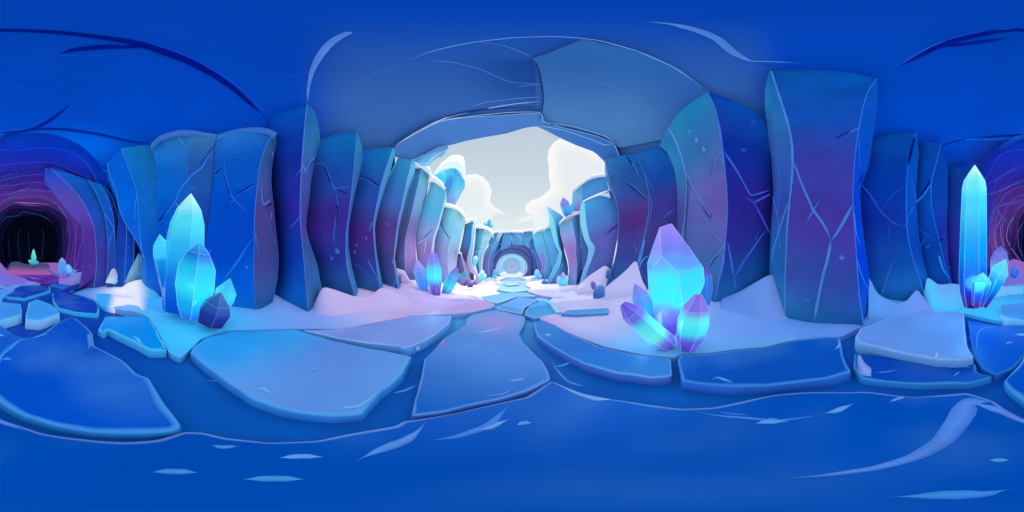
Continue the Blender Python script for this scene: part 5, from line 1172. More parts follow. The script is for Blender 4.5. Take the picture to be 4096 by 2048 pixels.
ocol('slanting pale rib on the right shoulder of the arch', [
    zE((398, 752), (412, 830), (440, 900), (465, 960), (455, 1020)), zE((430, 735), (470, 850), (485, 930), (480, 970), (470, 1020)), zE((468, 728), (500, 850), (520, 930), (530, 1000), (520, 1050))],
    [st((0, (90, 200, 225)), (.4, (90, 150, 215)), (.7, (140, 90, 180)), (1, (110, 80, 170))), (st((0, (120, 215, 230)), (.4, (100, 180, 225)), (1, (90, 130, 215))), st((0, (110, 210, 230)), (.4, (90, 190, 228)), (1, (70, 120, 210))))],
    [(0, 1.2, C(170, 220, 240)), (1, 1.6, C(130, 195, 235)), (2, 1, C(150, 210, 238))], rho=[10.8, 10.6, 10.6],
    caps=[(zE((398, 752), (430, 730), (470, 718)), zE((396, 735), (430, 708), (472, 698)), 10.4, SNL)])
ocol('sky blue column right of the arch under a thin snow strip', [
    zE((468, 728), (500, 850), (522, 940), (528, 1010), (500, 1080)), zE((512, 695), (530, 800), (560, 880), (560, 960), (530, 1085)), zE((560, 690), (575, 800), (600, 900), (570, 1085))],
    [st((0, (90, 180, 225)), (.5, (60, 140, 210)), (1, (60, 120, 205))), st((0, (60, 150, 215)), (.5, (70, 160, 220)), (1, (60, 120, 205)))], [(1, 1.2, C(140, 210, 238))], rho=[10, 9.8, 9.9],
    cracks=[R1(zE((488, 790), (500, 740)), 1, CT)], caps=[(zE((470, 722), (495, 705), (515, 702)), zE((470, 700), (495, 688), (515, 686)), 9.7, SNL)])
ocol('sharp turquoise spike right of the arch leaning toward it', [
    zE((491, 558), (512, 660), (528, 740), (545, 810), (575, 870), (560, 940), (535, 1000), (495, 1095)),
    zE((493, 556), (545, 660), (560, 740), (575, 830), (595, 882), (580, 960), (545, 1030), (500, 1098)),
    zE((497, 560), (606, 632), (600, 740), (610, 850), (632, 940), (640, 1000), (635, 1085))],
    [(st((0, (190, 225, 240)), (.3, (120, 220, 240)), (.6, (80, 190, 232)), (.8, (110, 160, 220)), (1, (60, 120, 205))), st((0, (150, 215, 240)), (.3, (100, 215, 240)), (.6, (90, 200, 232)), (1, (80, 140, 215)))), (st((0, (140, 200, 232)), (.3, (56, 150, 215)), (.6, (50, 130, 205)), (1, (40, 100, 190))), st((0, (60, 140, 210)), (.5, (70, 80, 170)), (1, (60, 70, 160))))],
    [(0, 1.2, C(190, 230, 245)), (1, [1, 2, 3, 2], C(130, 215, 240))], rho=[9.0, 8.8, 9.2],
    spots=[(zE((598, 962))[0], 1.6, 3, C(130, 180, 230))])
ocol('two tone column, mauve left face and dark right face, with a snow cap', [
    zE((578, 676), (590, 760), (612, 840), (638, 930), (645, 1000), (635, 1088)),
    zE((668, 655), (680, 730), (692, 800), (692, 880), (698, 960), (695, 1068)),
    zE((722, 602), (728, 700), (745, 800), (768, 870), (755, 960), (735, 1050))],
    [st((0, (90, 160, 215)), (.2, (140, 140, 205)), (.45, (150, 90, 180)), (.7, (140, 90, 180)), (1, (120, 120, 205))), st((0, (50, 130, 200)), (.3, (60, 90, 175)), (.6, (70, 36, 130)), (1, (70, 60, 160)))],
    [(0, 1.4, C(160, 205, 238)), (1, [1, 1.6, 1.6], C(130, 190, 230)), (2, 1, C(70, 110, 190))], rho=[8.4, 8.0, 8.4],
    cracks=[R1(zE((692, 765), (672, 790), (680, 850)), 1.2, C(120, 160, 220)), R1(zE((690, 770), (730, 830), (768, 862)), 1.6, C(70, 110, 200)), R1(zE((698, 935), (662, 1000)), 1.4, C(160, 150, 220)), R1(zE((640, 930), (668, 1000)), 1.4, C(160, 150, 220)), R1(zE((698, 930), (712, 1000)), 1, C(100, 110, 200))],
    darks=[R1(zE((690, 775), (745, 850)), [1, 2], C(30, 30, 110))],
    caps=[(zE((578, 682), (640, 630), (722, 604)), zE((578, 666), (640, 608), (724, 582)), (8.3, 8.1), SNL)])
ocol('high set back block of blue ice on the right with a snowy shoulder', [
    zE((672, 442), (668, 520), (672, 600), (690, 900)), zE((735, 402), (735, 500), (722, 600), (730, 900)), zE((898, 338), (910, 400), (925, 500), (940, 900))],
    [st((0, (110, 205, 230)), (.15, (100, 160, 215)), (.35, (140, 90, 180)), (1, (110, 80, 170))), (st((0, (56, 140, 208)), (.3, (50, 120, 200)), (1, (60, 80, 170))), st((0, (44, 120, 200)), (.3, (60, 110, 195)), (1, (60, 80, 170))))],
    [(0, 1.5, C(150, 215, 238)), (1, 1.4, C(130, 200, 235))], rho=[8.6, 8.2, 8.2],
    caps=[(zE((672, 446), (735, 402), (800, 365), (898, 345)), zE((672, 436), (735, 388), (800, 340), (898, 328)), 8.1, SNL)])
ocol('big blue purple column with a pale turquoise edge beside the right jamb', [
    zE((735, 530), (722, 590), (724, 660), (745, 760), (780, 850), (770, 930), (745, 1000), (720, 1092)),
    zE((752, 528), (758, 600), (768, 700), (790, 790), (822, 838), (808, 900), (780, 970), (745, 1066)),
    zE((928, 450), (955, 530), (985, 610), (990, 700), (972, 800), (955, 900), (938, 985))],
    [st((0, (90, 210, 225)), (.3, (130, 205, 230)), (.6, (110, 170, 225)), (1, (90, 130, 210))), (st((0, (60, 150, 210)), (.25, (60, 120, 200)), (.5, (84, 60, 160)), (.75, (70, 60, 160)), (1, (60, 90, 185))), st((0, (30, 120, 195)), (.25, (50, 100, 190)), (.5, (80, 60, 165)), (.75, (80, 60, 165)), (1, (70, 70, 170))))],
    [(0, 1.5, C(190, 235, 245)), (1, [1.5, 2, 3, 2], C(130, 205, 236)), (2, 1, C(70, 120, 190))], rho=[7.4, 7.0, 6.9],
    cracks=[R1(zE((990, 668), (930, 718), (885, 768)), [3, 4, 2], C(60, 80, 170)), R1(zE((815, 835), (808, 880), (790, 930)), [3, 2, 1], C(130, 190, 230)), R1(zE((788, 520), (780, 570), (770, 620)), 1, C(90, 170, 220))],
    darks=[R1(zE((988, 675), (940, 715), (900, 752)), [3, 4, 2], C(40, 40, 120))],
    spots=[(zE((822, 545))[0], 1.2, 3, CT), (zE((830, 560))[0], 1.2, 3, CT), (zE((930, 600))[0], 3, 2, C(90, 150, 215))],
    caps=[(zE((738, 534), (800, 505), (860, 485), (930, 492)), zE((740, 520), (800, 490), (860, 465), (915, 447)), (7.2, 6.8), SNL)])
ocol('giant square topped crystal tower capped with thick snow behind the left columns', [
    zD((395, 350), (420, 420), (460, 480), (480, 550), (490, 700)), zD((548, 285), (530, 400), (500, 500), (490, 550), (500, 700)), zD((618, 385), (590, 440), (560, 500), (545, 552), (540, 700))],
    [st((0, (60, 200, 235)), (.25, (10, 120, 205)), (.5, (20, 110, 195)), (1, (60, 80, 170))), (st((0, (30, 150, 225)), (.3, (40, 150, 225)), (.5, (110, 120, 205)), (1, (120, 100, 190))), st((0, (40, 160, 228)), (.3, (110, 215, 240)), (.5, (130, 150, 220)), (1, (120, 100, 190))))],
    [(1, 1.5, C(110, 210, 240)), (2, 1.4, C(150, 230, 245))], rho=[13, 12.4, 13],
    cracks=[R1(zD((500, 540), (530, 480), (590, 430)), 1, CT), R1(zD((560, 320), (580, 400), (560, 470)), 1, C(100, 210, 240))],
    caps=[(zD((398, 345), (445, 300), (480, 288), (548, 285), (600, 325), (612, 378)), zD((410, 322), (455, 262), (520, 212), (565, 203), (612, 228), (622, 330)), 12.2, C(232, 246, 250))])
# bits at the jambs
def shard(label, pts3, thick, cfun, name='ice_shard', mat=None, cat='ice shard', edge=1.2, ecol=None):
    """a thin solid blade: pts3 = list of (u, v, distance)"""
    f = [P(u, v, r) for u, v, r in pts3]; c = sum(f, Vector()) / len(f); o = Vector((c.x, c.y, 0)).normalized() * thick
    b = [c + (p - c) * .8 + o for p in f]; k = MB(); n = len(f); cf = c - o * .35
    for i in range(n):
        j = (i + 1) % n
        k.face([k.vert(p) for p in (f[j], f[i], cf)], [cfun(j / n), cfun(i / n), cfun(.5)], 0, False)
        k.face([k.vert(p) for p in (f[i], f[j], b[j], b[i])], [cfun(i / n)] * 4, 0, False)
    k.face([k.vert(p) for p in b], [cfun(.5)] * n, 0, False)
    if edge: k.tube(f + f[:1], [.5 * edge * PXR * (c - CAM).length] * (n + 1), ecol or C(190, 225, 242), 5, 1)
    ob = k.obj(name, [mat or M_OUT, M_HILITE_FROST], None, c); return tag(ob, label, cat)
def cc2(a, b): return lambda t: mixc(a, b, t)
def rr(pts, r): return [(u, v, r) for u, v in pts]
shard('blue ice shard jutting out under the lip of the cave mouth', rr(zD((262, 242), (360, 195), (440, 155), (500, 142), (507, 158), (478, 182), (445, 188), (395, 225), (360, 262), (300, 268)), 6.2), .4, cc2(C(56, 130, 195), C(120, 190, 225)))
shard('white snowy flap hanging on the left jamb of the cave mouth', rr(zD((150, 660), (110, 700), (84, 765), (95, 800), (118, 850), (130, 905), (138, 780)), 6.9), .15, cc2(C(225, 215, 240), C(240, 220, 242)), mat=M_SNOWOUT)
rock('pinkish faceted rock at the foot of the dark teal column', zD((190, 1055))[0], 12, 11, C(180, 150, 205), rho=6.9, seed=3, mat=M_OUT)
rock('low dark blue rock lying against the left jamb', zD((204, 1162))[0], 10, 6, C(40, 74, 140), rho=6.0, seed=4)
shard('white pink wedge of snow behind the dark column foot', rr(zD((150, 985), (200, 1000), (235, 1060), (260, 1085), (300, 1110), (215, 1108), (165, 1050)), 7.0), .2, cc2(C(240, 225, 242), C(190, 170, 220)), mat=M_SNOWOUT)
# ================================================================== crystals
def z1(z, *p): return z(*p)[0]
LEAF = [(0, .55), (.3, .9), (.62, 1), (.82, .72), (1, .02)]
LONG = [(0, .62), (.1, .9), (.3, 1), (.8, .98), (1, .02)]
TEAL2 = [(0, C(0, 66, 190)), (.25, C(0, 110, 215)), (.5, C(30, 180, 240)), (.75, C(60, 215, 245)), (1, C(190, 250, 240))]
LIT = [(0, C(30, 110, 220)), (.2, C(20, 170, 235)), (.45, C(50, 225, 245)), (.7, C(40, 200, 240)), (.85, C(30, 120, 220)), (1, C(60, 170, 235))]
cluster('tall pointed glowing cyan crystal with a side leaf growing by the left wall', [
    dict(b=z1(zB, (438, 1132)), t=z1(zB, (521, 463)), w=52, prof=[(0, .72), (.2, .92), (.5, 1.0), (.72, .86), (.85, .6), (1, .01)], st=[(0, C(0, 70, 195)), (.25, C(10, 110, 215)), (.5, C(40, 180, 240)), (.75, C(80, 222, 242)), (1, C(200, 252, 240))], rho=3.62, rot=.25, flat=.6),
    dict(b=z1(zB, (388, 1110)), t=z1(zB, (342, 697)), w=22, prof=[(0, .3), (.4, .75), (.72, 1.05), (.85, .9), (1, .02)], st=[(0, C(0, 50, 180)), (.4, C(0, 110, 215)), (.66, C(10, 150, 230)), (.7, C(60, 205, 248)), (1, C(70, 215, 248))], rho=3.75, rot=.2)],
    light=[(500, 770, .85, 14, (.1, .65, 1.0))])
cluster('rounded bright cyan crystal pair in front of the tall pointed one', [
    dict(b=z1(zB, (520, 1168)), t=z1(zB, (571, 752)), w=54, prof=[(0, .45), (.2, .78), (.45, 1), (.7, .95), (.88, .55), (1, .12)], st=LIT, rho=3.28, rot=.5, flat=.75, ew=2),
    dict(b=z1(zB, (688, 1130)), t=z1(zB, (745, 950)), w=26, prof=[(0, .6), (.35, 1), (.6, 1), (1, .02)], st=[(0, C(0, 120, 220)), (.5, C(60, 215, 245)), (1, C(60, 190, 240))], rho=3.3)])
cluster('dark slate blue crystal stub leaning right at the foot of the cyan group', [
    dict(b=z1(zB, (628, 1200)), t=z1(zB, (692, 1030)), w=42, prof=[(0, .8), (.4, 1), (.65, .8), (1, .04)], st=[(0, C(20, 20, 110)), (.3, C(30, 40, 140)), (.6, C(40, 90, 170)), (1, C(70, 110, 180))], rho=3.1, rot=.3, ew=1.0)], name='crystal_stub', cat='crystal')
MAINV = [(0, C(60, 40, 170)), (.12, C(84, 70, 190)), (.28, C(110, 120, 220)), (.42, C(70, 225, 240)), (.6, C(60, 222, 245)), (.7, C(100, 190, 238)), (.8, C(120, 140, 232)), (1, C(150, 120, 228))]
def q(x, y, r): return (*zF((x, y))[0], r)
VV = dict(a=q(415, 746, 2.86), a2=q(364, 763, 2.84), l1=q(311, 915, 2.86), l2=q(318, 1050, 2.84), bl=q(328, 1160, 2.8), b0=q(374, 1202, 2.7), b1=q(420, 1232, 2.72), b2=q(448, 1205, 2.78),
          r3=q(520, 1085, 2.9), r2=q(556, 1000, 2.98), r1=q(551, 935, 2.98), m=q(478, 832, 2.93), v1=q(371, 886, 2.6), v2=q(443, 958, 2.52), v3=q(464, 1092, 2.6), v0=q(334, 935, 2.72))
FCT = [(('a2', 'v1', 'v0', 'l1'), 1.04), (('a', 'm', 'r1', 'v2', 'v1', 'a2'), .98), (('l1', 'v0', 'bl', 'l2'), .9), (('v0', 'v1', 'b0', 'bl'), .97), (('v1', 'v2', 'v3', 'b2', 'b1', 'b0'), 1.03), (('v2', 'r1', 'r2', 'r3', 'v3'), .94), (('v3', 'r3', 'b2'), .85)]
EDG = [('a', 'a2', 1), ('a2', 'l1', 1), ('l1', 'l2', 1.2), ('l2', 'bl', 1), ('a', 'm', 1), ('m', 'r1', 1.2), ('r1', 'r2', 1.2), ('r2', 'r3', 1), ('a2', 'v1', .9), ('v1', 'v2', 1.7), ('v2', 'v3', 1.2), ('v1', 'v0', 1.6), ('v0', 'bl', .8), ('v2', 'r1', .8), ('bl', 'b0', .7), ('v3', 'b2', .7)]
zb, zh = P(*VV['b1']).z, P(*VV['a']).z
MCR = facet_crystal(VV, FCT, EDG, [(0, C(60, 50, 175)), (.1, C(84, 70, 190)), (.22, C(110, 120, 220)), (.34, C(60, 226, 242)), (.55, C(60, 222, 245)), (.66, C(96, 160, 238)), (.78, C(120, 130, 230)), (1, C(155, 130, 230))], zb, zh, ['a', 'm', 'r1', 'r2', 'r3', 'b2', 'b1', 'b0', 'bl', 'l2', 'l1', 'a2'])
cluster('largest violet and cyan glowing crystal group on the right snow bank', [
    dict(b=z1(zF, (558, 1088)), t=z1(zF, (556, 930)), w=20, prof=[(0, .6), (.4, 1), (.75, .9), (1, .2)], st=[(0, C(30, 100, 205)), (.6, C(50, 120, 215)), (1, C(90, 60, 180))], rho=3.2),
    dict(b=z1(zF, (325, 1165)), t=z1(zF, (256, 1002)), w=25, prof=[(0, .55), (.5, 1), (.7, .9), (1, .03)], st=[(0, C(60, 90, 200)), (.4, C(40, 160, 230)), (.7, C(100, 150, 230)), (1, C(150, 120, 220))], rho=2.8),
    dict(b=z1(zF, (405, 1268)), t=z1(zF, (205, 1090)), w=27, prof=[(0, .6), (.12, 1), (.8, .95), (1, .3)], st=[(0, C(80, 60, 190)), (.15, C(110, 110, 225)), (.32, C(110, 250, 240)), (.55, C(90, 230, 240)), (.75, C(110, 110, 225)), (1, C(110, 80, 215))], rho=2.45, ew=1.6, rot=.2),
    dict(b=z1(zF, (482, 1276)), t=z1(zF, (532, 1052)), w=37, prof=[(0, .55), (.2, .85), (.5, 1), (.75, .85), (1, .25)], st=[(0, C(80, 60, 190)), (.22, C(90, 90, 215)), (.4, C(70, 230, 240)), (.6, C(90, 240, 240)), (.78, C(130, 120, 225)), (1, C(140, 110, 220))], rho=2.4, ew=1.8, rot=.1)],
    light=[(1640, 830, .78, 12, (.25, .8, 1.0))], facets=[MCR])
cluster('tallest cyan spire crystal with short ones at its foot by the dark tunnel', [
    dict(b=z1(zH, (705, 1036)), t=z1(zH, (720, 228)), w=33, prof=[(0, .62), (.1, .95), (.2, 1.05), (.5, 1), (.8, .92), (.86, .8), (1, .01)], st=[(0, C(60, 0, 110)), (.08, C(40, 20, 160)), (.18, C(0, 80, 210)), (.4, C(0, 160, 235)), (.7, C(60, 215, 245)), (.85, C(120, 245, 240)), (1, C(220, 255, 240))], rho=3.9, rot=.1, ew=1.5, flat=.7),
    dict(b=z1(zH, (735, 1030)), t=z1(zH, (769, 846)), w=24, prof=[(0, .55), (.6, .95), (.75, 1.0), (1, .03)], st=[(0, C(80, 20, 130)), (.3, C(30, 70, 195)), (.6, C(20, 150, 230)), (.7, C(60, 215, 245)), (1, C(110, 230, 248))], rho=3.65, ew=1.5),
    dict(b=z1(zH, (770, 1030)), t=z1(zH, (897, 768)), w=22, prof=[(0, .5), (.4, .9), (.75, 1.05), (1, .02)], st=[(0, C(60, 20, 140)), (.2, C(10, 70, 200)), (.5, C(10, 150, 230)), (.8, C(90, 220, 245)), (1, C(100, 225, 245))], rho=3.85, ew=1.3)],
    light=[(2440, 740, .8, 16, (.1, .65, 1.0))])
cluster('lilac crystal behind the spire at the tunnel side', [
    dict(b=z1(zH, (850, 905)), t=z1(zH, (870, 694)), w=23, prof=LEAF, st=[(0, C(90, 120, 210)), (.4, C(110, 190, 232)), (.7, C(110, 120, 215)), (1, C(110, 100, 220))], rho=5.2)], cat='crystal', name='crystal')
cluster('small purple blue crystal half sunk in the snow beside the tunnel', [
    dict(b=z1(zH, (940, 868)), t=z1(zH, (958, 806)), w=14, prof=LEAF, st=[(0, C(40, 60, 190)), (.5, C(50, 110, 220)), (1, C(110, 90, 210))], rho=5.6)], cat='crystal', name='crystal')
cluster('violet and cyan crystal group in the snow just outside the cave mouth', [
    dict(b=z1(zD, (415, 1168)), t=z1(zD, (398, 878)), w=21, prof=[(0, .55), (.3, .9), (.62, 1), (.97, .42), (1, .34)], st=VIOL, ew=1.5, rho=6.4),
    dict(b=z1(zD, (345, 1168)), t=z1(zD, (286, 922)), w=15.5, prof=[(0, .55), (.4, .95), (.7, 1), (1, .02)], st=[(0, C(70, 50, 180)), (.3, C(50, 130, 225)), (.6, C(90, 140, 225)), (1, C(170, 150, 230))], ew=1.2, rho=6.5),
    dict(b=z1(zD, (417, 1174)), t=z1(zD, (412, 1092)), w=13.5, prof=[(0, .8), (.6, 1), (.95, .5), (1, .4)], st=[(0, C(90, 40, 160)), (1, C(110, 90, 205))], ew=1.2, rho=6.2),
    dict(b=z1(zD, (482, 1156)), t=z1(zD, (562, 980)), w=15, prof=[(0, .7), (.3, 1), (.7, 1), (1, .25)], st=[(0, C(60, 90, 210)), (.35, C(50, 210, 240)), (.6, C(70, 170, 232)), (1, C(130, 110, 215))], ew=1.2, rho=6.6)],
    light=[(1090, 715, .85, 5, (.4, .7, 1.0))])
cluster('small teal and purple crystal fan right of the violet group', [
    dict(b=z1(zD, (600, 1098)), t=z1(zD, (622, 1000)), w=7, prof=LEAF, st=[(0, C(110, 60, 170)), (.4, C(150, 120, 205)), (.8, C(40, 160, 190)), (1, C(60, 180, 200))], rho=7.5),
    dict(b=z1(zD, (592, 1090)), t=z1(zD, (578, 1018)), w=6, prof=LEAF, st=[(0, C(110, 60, 170)), (1, C(60, 170, 200))], rho=7.5),
    dict(b=z1(zD, (612, 1100)), t=z1(zD, (655, 1050)), w=6, prof=LEAF, st=[(0, C(70, 30, 130)), (1, C(150, 120, 200))], rho=7.4)])
rock('purple angular rock in the white snow of the canyon', z1(zD, (655, 1095)), 8, 5, C(90, 50, 150), rho=7.3, seed=8, mat=M_OUT)
rock('lilac tilted rock in the white snow of the canyon', z1(zD, (688, 1080)), 7, 5, C(150, 130, 205), rho=7.6, seed=9, mat=M_OUT)
PALEC = [(0, C(110, 190, 230)), (.4, C(90, 225, 240)), (1, C(245, 252, 255))]
cluster('white tipped cyan crystal against the canyon wall', [dict(b=z1(zD, (686, 955)), t=z1(zD, (694, 896)), w=6, prof=LEAF, st=PALEC, rho=9.0)], cat='crystal', name='crystal')
cluster('pair of pale crystals at the foot of the left canyon wall', [
    dict(b=z1(zD, (733, 1062)), t=z1(zD, (738, 992)), w=7, prof=LEAF, st=PALEC, rho=9.0), dict(b=z1(zD, (745, 1062)), t=z1(zD, (762, 1022)), w=4, prof=LEAF, st=PALEC, rho=8.9),
    dict(b=z1(zD, (722, 1062)), t=z1(zD, (716, 1020)), w=3, prof=LEAF, st=PALEC, rho=9.0)])
cluster('cyan crystals left of the bright tunnel entrance', [
    dict(b=z1(zO, (325, 912)), t=z1(zO, (362, 755)), w=7.5, prof=LEAF, st=[(0, C(60, 130, 220)), (.3, C(60, 210, 240)), (.6, C(90, 170, 228)), (1, C(150, 200, 235))], rho=11),
    dict(b=z1(zO, (290, 900)), t=z1(zO, (240, 765)), w=4, prof=LEAF, st=[(0, C(60, 130, 220)), (1, C(150, 200, 235))], rho=11.2)])
cluster('cyan crystals right of the bright tunnel entrance', [
    dict(b=z1(zO, (1075, 945)), t=z1(zO, (1062, 755)), w=7, prof=LEAF, st=[(0, C(60, 130, 220)), (.4, C(40, 200, 240)), (1, C(170, 215, 240))], rho=10.5),
    dict(b=z1(zO, (1095, 940)), t=z1(zO, (1130, 840)), w=5, prof=LEAF, st=[(0, C(60, 130, 220)), (1, C(130, 200, 240))], rho=10.4),
    dict(b=z1(zO, (1040, 940)), t=z1(zO, (985, 905)), w=5, prof=LEAF, st=[(0, C(30, 60, 180)), (1, C(150, 210, 240))], rho=10.4)])
cluster('small fan of lilac tipped cyan crystals by the right canyon wall', [
    dict(b=z1(zE, (600, 1103)), t=z1(zE, (606, 1010)), w=7, prof=LEAF, st=[(0, C(60, 140, 225)), (.3, C(70, 225, 240)), (.7, C(130, 170, 230)), (1, C(210, 190, 235))], rho=8.2),
    dict(b=z1(zE, (592, 1102)), t=z1(zE, (572, 1036)), w=7, prof=LEAF, st=[(0, C(60, 170, 230)), (.6, C(130, 190, 235)), (1, C(210, 190, 235))], rho=8.2),
    dict(b=z1(zE, (615, 1102)), t=z1(zE, (631, 1030)), w=6, prof=LEAF, st=[(0, C(60, 150, 225)), (.5, C(90, 220, 240)), (1, C(190, 190, 235))], rho=8.2),
    dict(b=z1(zE, (585, 1096)), t=z1(zE, (562, 1062)), w=4, prof=LEAF, st=[(0, C(80, 190, 235)), (1, C(150, 210, 240))], rho=8.2)])
cluster('blue and violet crystals on top of the two tone column', [
    dict(b=z1(zE, (635, 620)), t=z1(zE, (604, 498)), w=11, prof=[(0, .7), (.3, .95), (.7, 1), (1, .04)], st=[(0, C(60, 100, 210)), (.3, C(60, 170, 232)), (.6, C(120, 130, 220)), (1, C(140, 120, 215))], rho=8.0, ew=1.2),
    dict(b=z1(zE, (662, 610)), t=z1(zE, (664, 535)), w=4, prof=LEAF, st=[(0, C(60, 150, 220)), (1, C(60, 180, 225))], rho=8.05)])
cluster('turquoise crystal beside the giant tower on the left wall', [
    dict(b=z1(zD, (452, 425)), t=z1(zD, (458, 307)), w=11, prof=LEAF, st=[(0, C(60, 200, 230)), (.5, C(50, 200, 240)), (1, C(130, 225, 240))], rho=9.0, ew=1.2),
    dict(b=z1(zD, (435, 400)), t=z1(zD, (424, 350)), w=6, prof=LEAF, st=[(0, C(30, 160, 225)), (1, C(60, 200, 238))], rho=9.0)])
cluster('tiny blue crystals growing on the snowy wall top near the arch', [
    dict(b=z1(zD, (780, 706)), t=z1(zD, (786, 645)), w=5, prof=LEAF, st=[(0, C(50, 150, 228)), (1, C(80, 200, 240))], rho=10),
    dict(b=z1(zD, (768, 700)), t=z1(zD, (748, 670)), w=3.5, prof=LEAF, st=[(0, C(50, 160, 228)), (1, C(80, 200, 240))], rho=10),
    dict(b=z1(zD, (790, 706)), t=z1(zD, (810, 686)), w=3.5, prof=LEAF, st=[(0, C(50, 180, 232)), (1, C(90, 210, 240))], rho=10)])
cluster('lone teal crystal glowing deep inside the dark tunnel', [
    dict(b=z1(zI, (436, 505)), t=z1(zI, (431, 308)), w=6.2, prof=[(0, .5), (.3, .95), (.5, 1), (.8, .5), (1, .01)], st=[(0, C(0, 150, 190)), (.4, C(60, 225, 215)), (1, C(130, 245, 225))], rho=15, ew=.8),
    dict(b=z1(zI, (415, 505)), t=z1(zI, (370, 448)), w=3.5, prof=LEAF, st=[(0, C(0, 130, 180)), (1, C(90, 220, 215))], rho=15, ew=.6),
    dict(b=z1(zI, (460, 503)), t=z1(zI, (490, 464)), w=3.5, prof=LEAF, st=[(0, C(0, 150, 190)), (1, C(60, 210, 210))], rho=15, ew=.6)])
cluster('blue violet crystal trio at the mouth of the dark tunnel', [
    dict(b=z1(zI, (812, 660)), t=z1(zI, (797, 418)), w=10.5, prof=LEAF, st=[(0, C(60, 90, 210)), (.4, C(40, 170, 235)), (.7, C(90, 150, 230)), (1, C(140, 150, 230))], rho=8.3, ew=1),
    dict(b=z1(zI, (890, 645)), t=z1(zI, (877, 505)), w=8, prof=LEAF, st=[(0, C(50, 90, 200)), (.5, C(80, 200, 245)), (1, C(120, 190, 240))], rho=8.4, ew=1),
    dict(b=z1(zI, (820, 664)), t=z1(zI, (822, 562)), w=8, prof=LEAF, st=[(0, C(110, 90, 215)), (1, C(110, 110, 225))], rho=8.0, ew=1),
    dict(b=z1(zI, (865, 664)), t=z1(zI, (858, 612)), w=3, prof=LEAF, st=[(0, C(90, 50, 180)), (1, C(60, 100, 210))], rho=8.0, ew=.6)])
for i, (p_, sz) in enumerate([((1312, 418), 5), ((1352, 382), 4), ((1240, 472), 4.5), ((1385, 352), 3)]):
    rock(['largest pale ice chip by the broken slab end', 'ice chip wedged on the broken slab edge', 'lone ice chip lying in the gap below the slab end', 'smallest ice chip at the top of the broken edge'][i], z1(zK, p_), sz, sz * .7, C(130, 180, 232), seed=30 + i, name='ice_chip', cat='ice chip', group='ice chips fallen from the broken slab', mat=M_FLOOR)
# boulder and little crystal on the right bank
rock('slate blue faceted boulder resting on the lavender snow bank', z1(zE, (852, 1140)), 17, 13, C(52, 96, 164), rho=5.0, seed=12, tilt=.25)
cluster('tiny purple crystal beside the slate boulder', [dict(b=z1(zE, (815, 1122)), t=z1(zE, (808, 1072)), w=7, prof=LEAF, st=[(0, C(100, 50, 150)), (.6, C(110, 80, 170)), (1, C(70, 120, 190))], rho=5.3)], cat='crystal', name='crystal')
rock('dark blue rock tucked against the right jamb', z1(zE, (918, 1020)), 7, 11, C(50, 84, 150), rho=5.9, seed=14)
rock('small blue rocks pile at the canyon wall foot', z1(zE, (478, 1080)), 8, 6, C(60, 120, 200), rho=8.9, seed=15, mat=M_OUT)

# ================================================================== snow drifts
LV = C(190, 188, 230)
drift('lavender drift rising to a sharp peak left of the right jamb', zE((700, 1130), (760, 1110), (830, 1110), (900, 1120), (950, 1120)), zE((715, 1100), (770, 1045), (835, 1000), (893, 966), (935, 1000), (950, 1080)), .25, LV, rho=6.35)
drift('steep lavender drift between the right jamb and the large crystals', zF((100, 1090), (160, 1100), (210, 1110), (260, 1110), (330, 1150)), zF((110, 1050), (140, 1012), (185, 975), (225, 940), (262, 906), (290, 990), (330, 1060)), .2, C(180, 184, 228), rho=5.35)
drift('blue snow slope climbing from the largest crystal group to the widest pillar', zF((560, 1200), (650, 1180), (740, 1175), (820, 1185), (900, 1190), (960, 1180)), zF((590, 1080), (640, 1064), (710, 1035), (780, 995), (838, 966), (900, 985), (960, 1000)), .9, None, colf=lambda s, t: mixc(C(80, 134, 212), C(112, 146, 218), s), taper=.12)
drift('twin peaked blue drift right of the widest pillar', zH((110, 1130), (180, 1130), (270, 1100), (350, 1095), (430, 1090), (520, 1085)), zH((114, 872), (165, 965), (268, 1020), (330, 1005), (388, 946), (440, 1000)), .35, None, colf=lambda s, t: mixc(C(84, 150, 222), C(110, 146, 222), s))
drift('spiky cyan drift leading to the spire crystal', zH((420, 1075), (500, 1085), (580, 1075), (650, 1060), (700, 1050)), zH((425, 985), (450, 876), (512, 912), (590, 908), (640, 915)), .45, None, colf=lambda s, t: mixc(C(80, 190, 240), C(110, 160, 226), sstep(.2, .7, s) * t))  # cyan end carries the spire's glow in the drift colour
drift('pale drift right of the spire crystal', zH((790, 1020), (850, 1005), (920, 985), (1000, 980)), zH((800, 1000), (860, 930), (905, 865), (1000, 868)), .8, None, colf=lambda s, t: mixc(C(130, 190, 226), C(100, 190, 240), s))
drift('lavender drift behind the foot of the tall indigo column', zC((95, 1150), (190, 1170), (300, 1190), (430, 1180), (560, 1160)), zC((138, 1045), (200, 1080), (290, 1130), (345, 1100), (410, 1012)), .6, None, colf=lambda s, t: mixc(C(110, 150, 222), C(176, 160, 218), s))
drift('pinkish drift fanning out from the left columns', zC((330, 1200), (470, 1190), (600, 1180), (740, 1160), (860, 1150), (960, 1130)), zC((340, 1150), (412, 1008), (470, 1010), (600, 1052), (690, 1050), (757, 1003), (900, 1060)), .5, None, colf=lambda s, t: mixc(C(140, 156, 222), C(192, 176, 224), sstep(0, .35, s)))
drift('snow ledge beside the cyan crystals with a white light patch painted on', zI((1000, 785), (1200, 890), (1400, 880), (1600, 1000), (1800, 1060), (2000, 1100), (2130, 1060)), zI((1010, 770), (1180, 730), (1350, 742), (1550, 768), (1750, 712), (2000, 688), (2060, 760)), 1.2, None,
      colf=lambda s, t: mixc(C(70, 176, 236), C(238, 238, 240), sstep(.03, .25, s) * (1 - sstep(.66, .86, s)) * sstep(0, .25, t)), n=60)  # patch of light painted white in the ledge colour
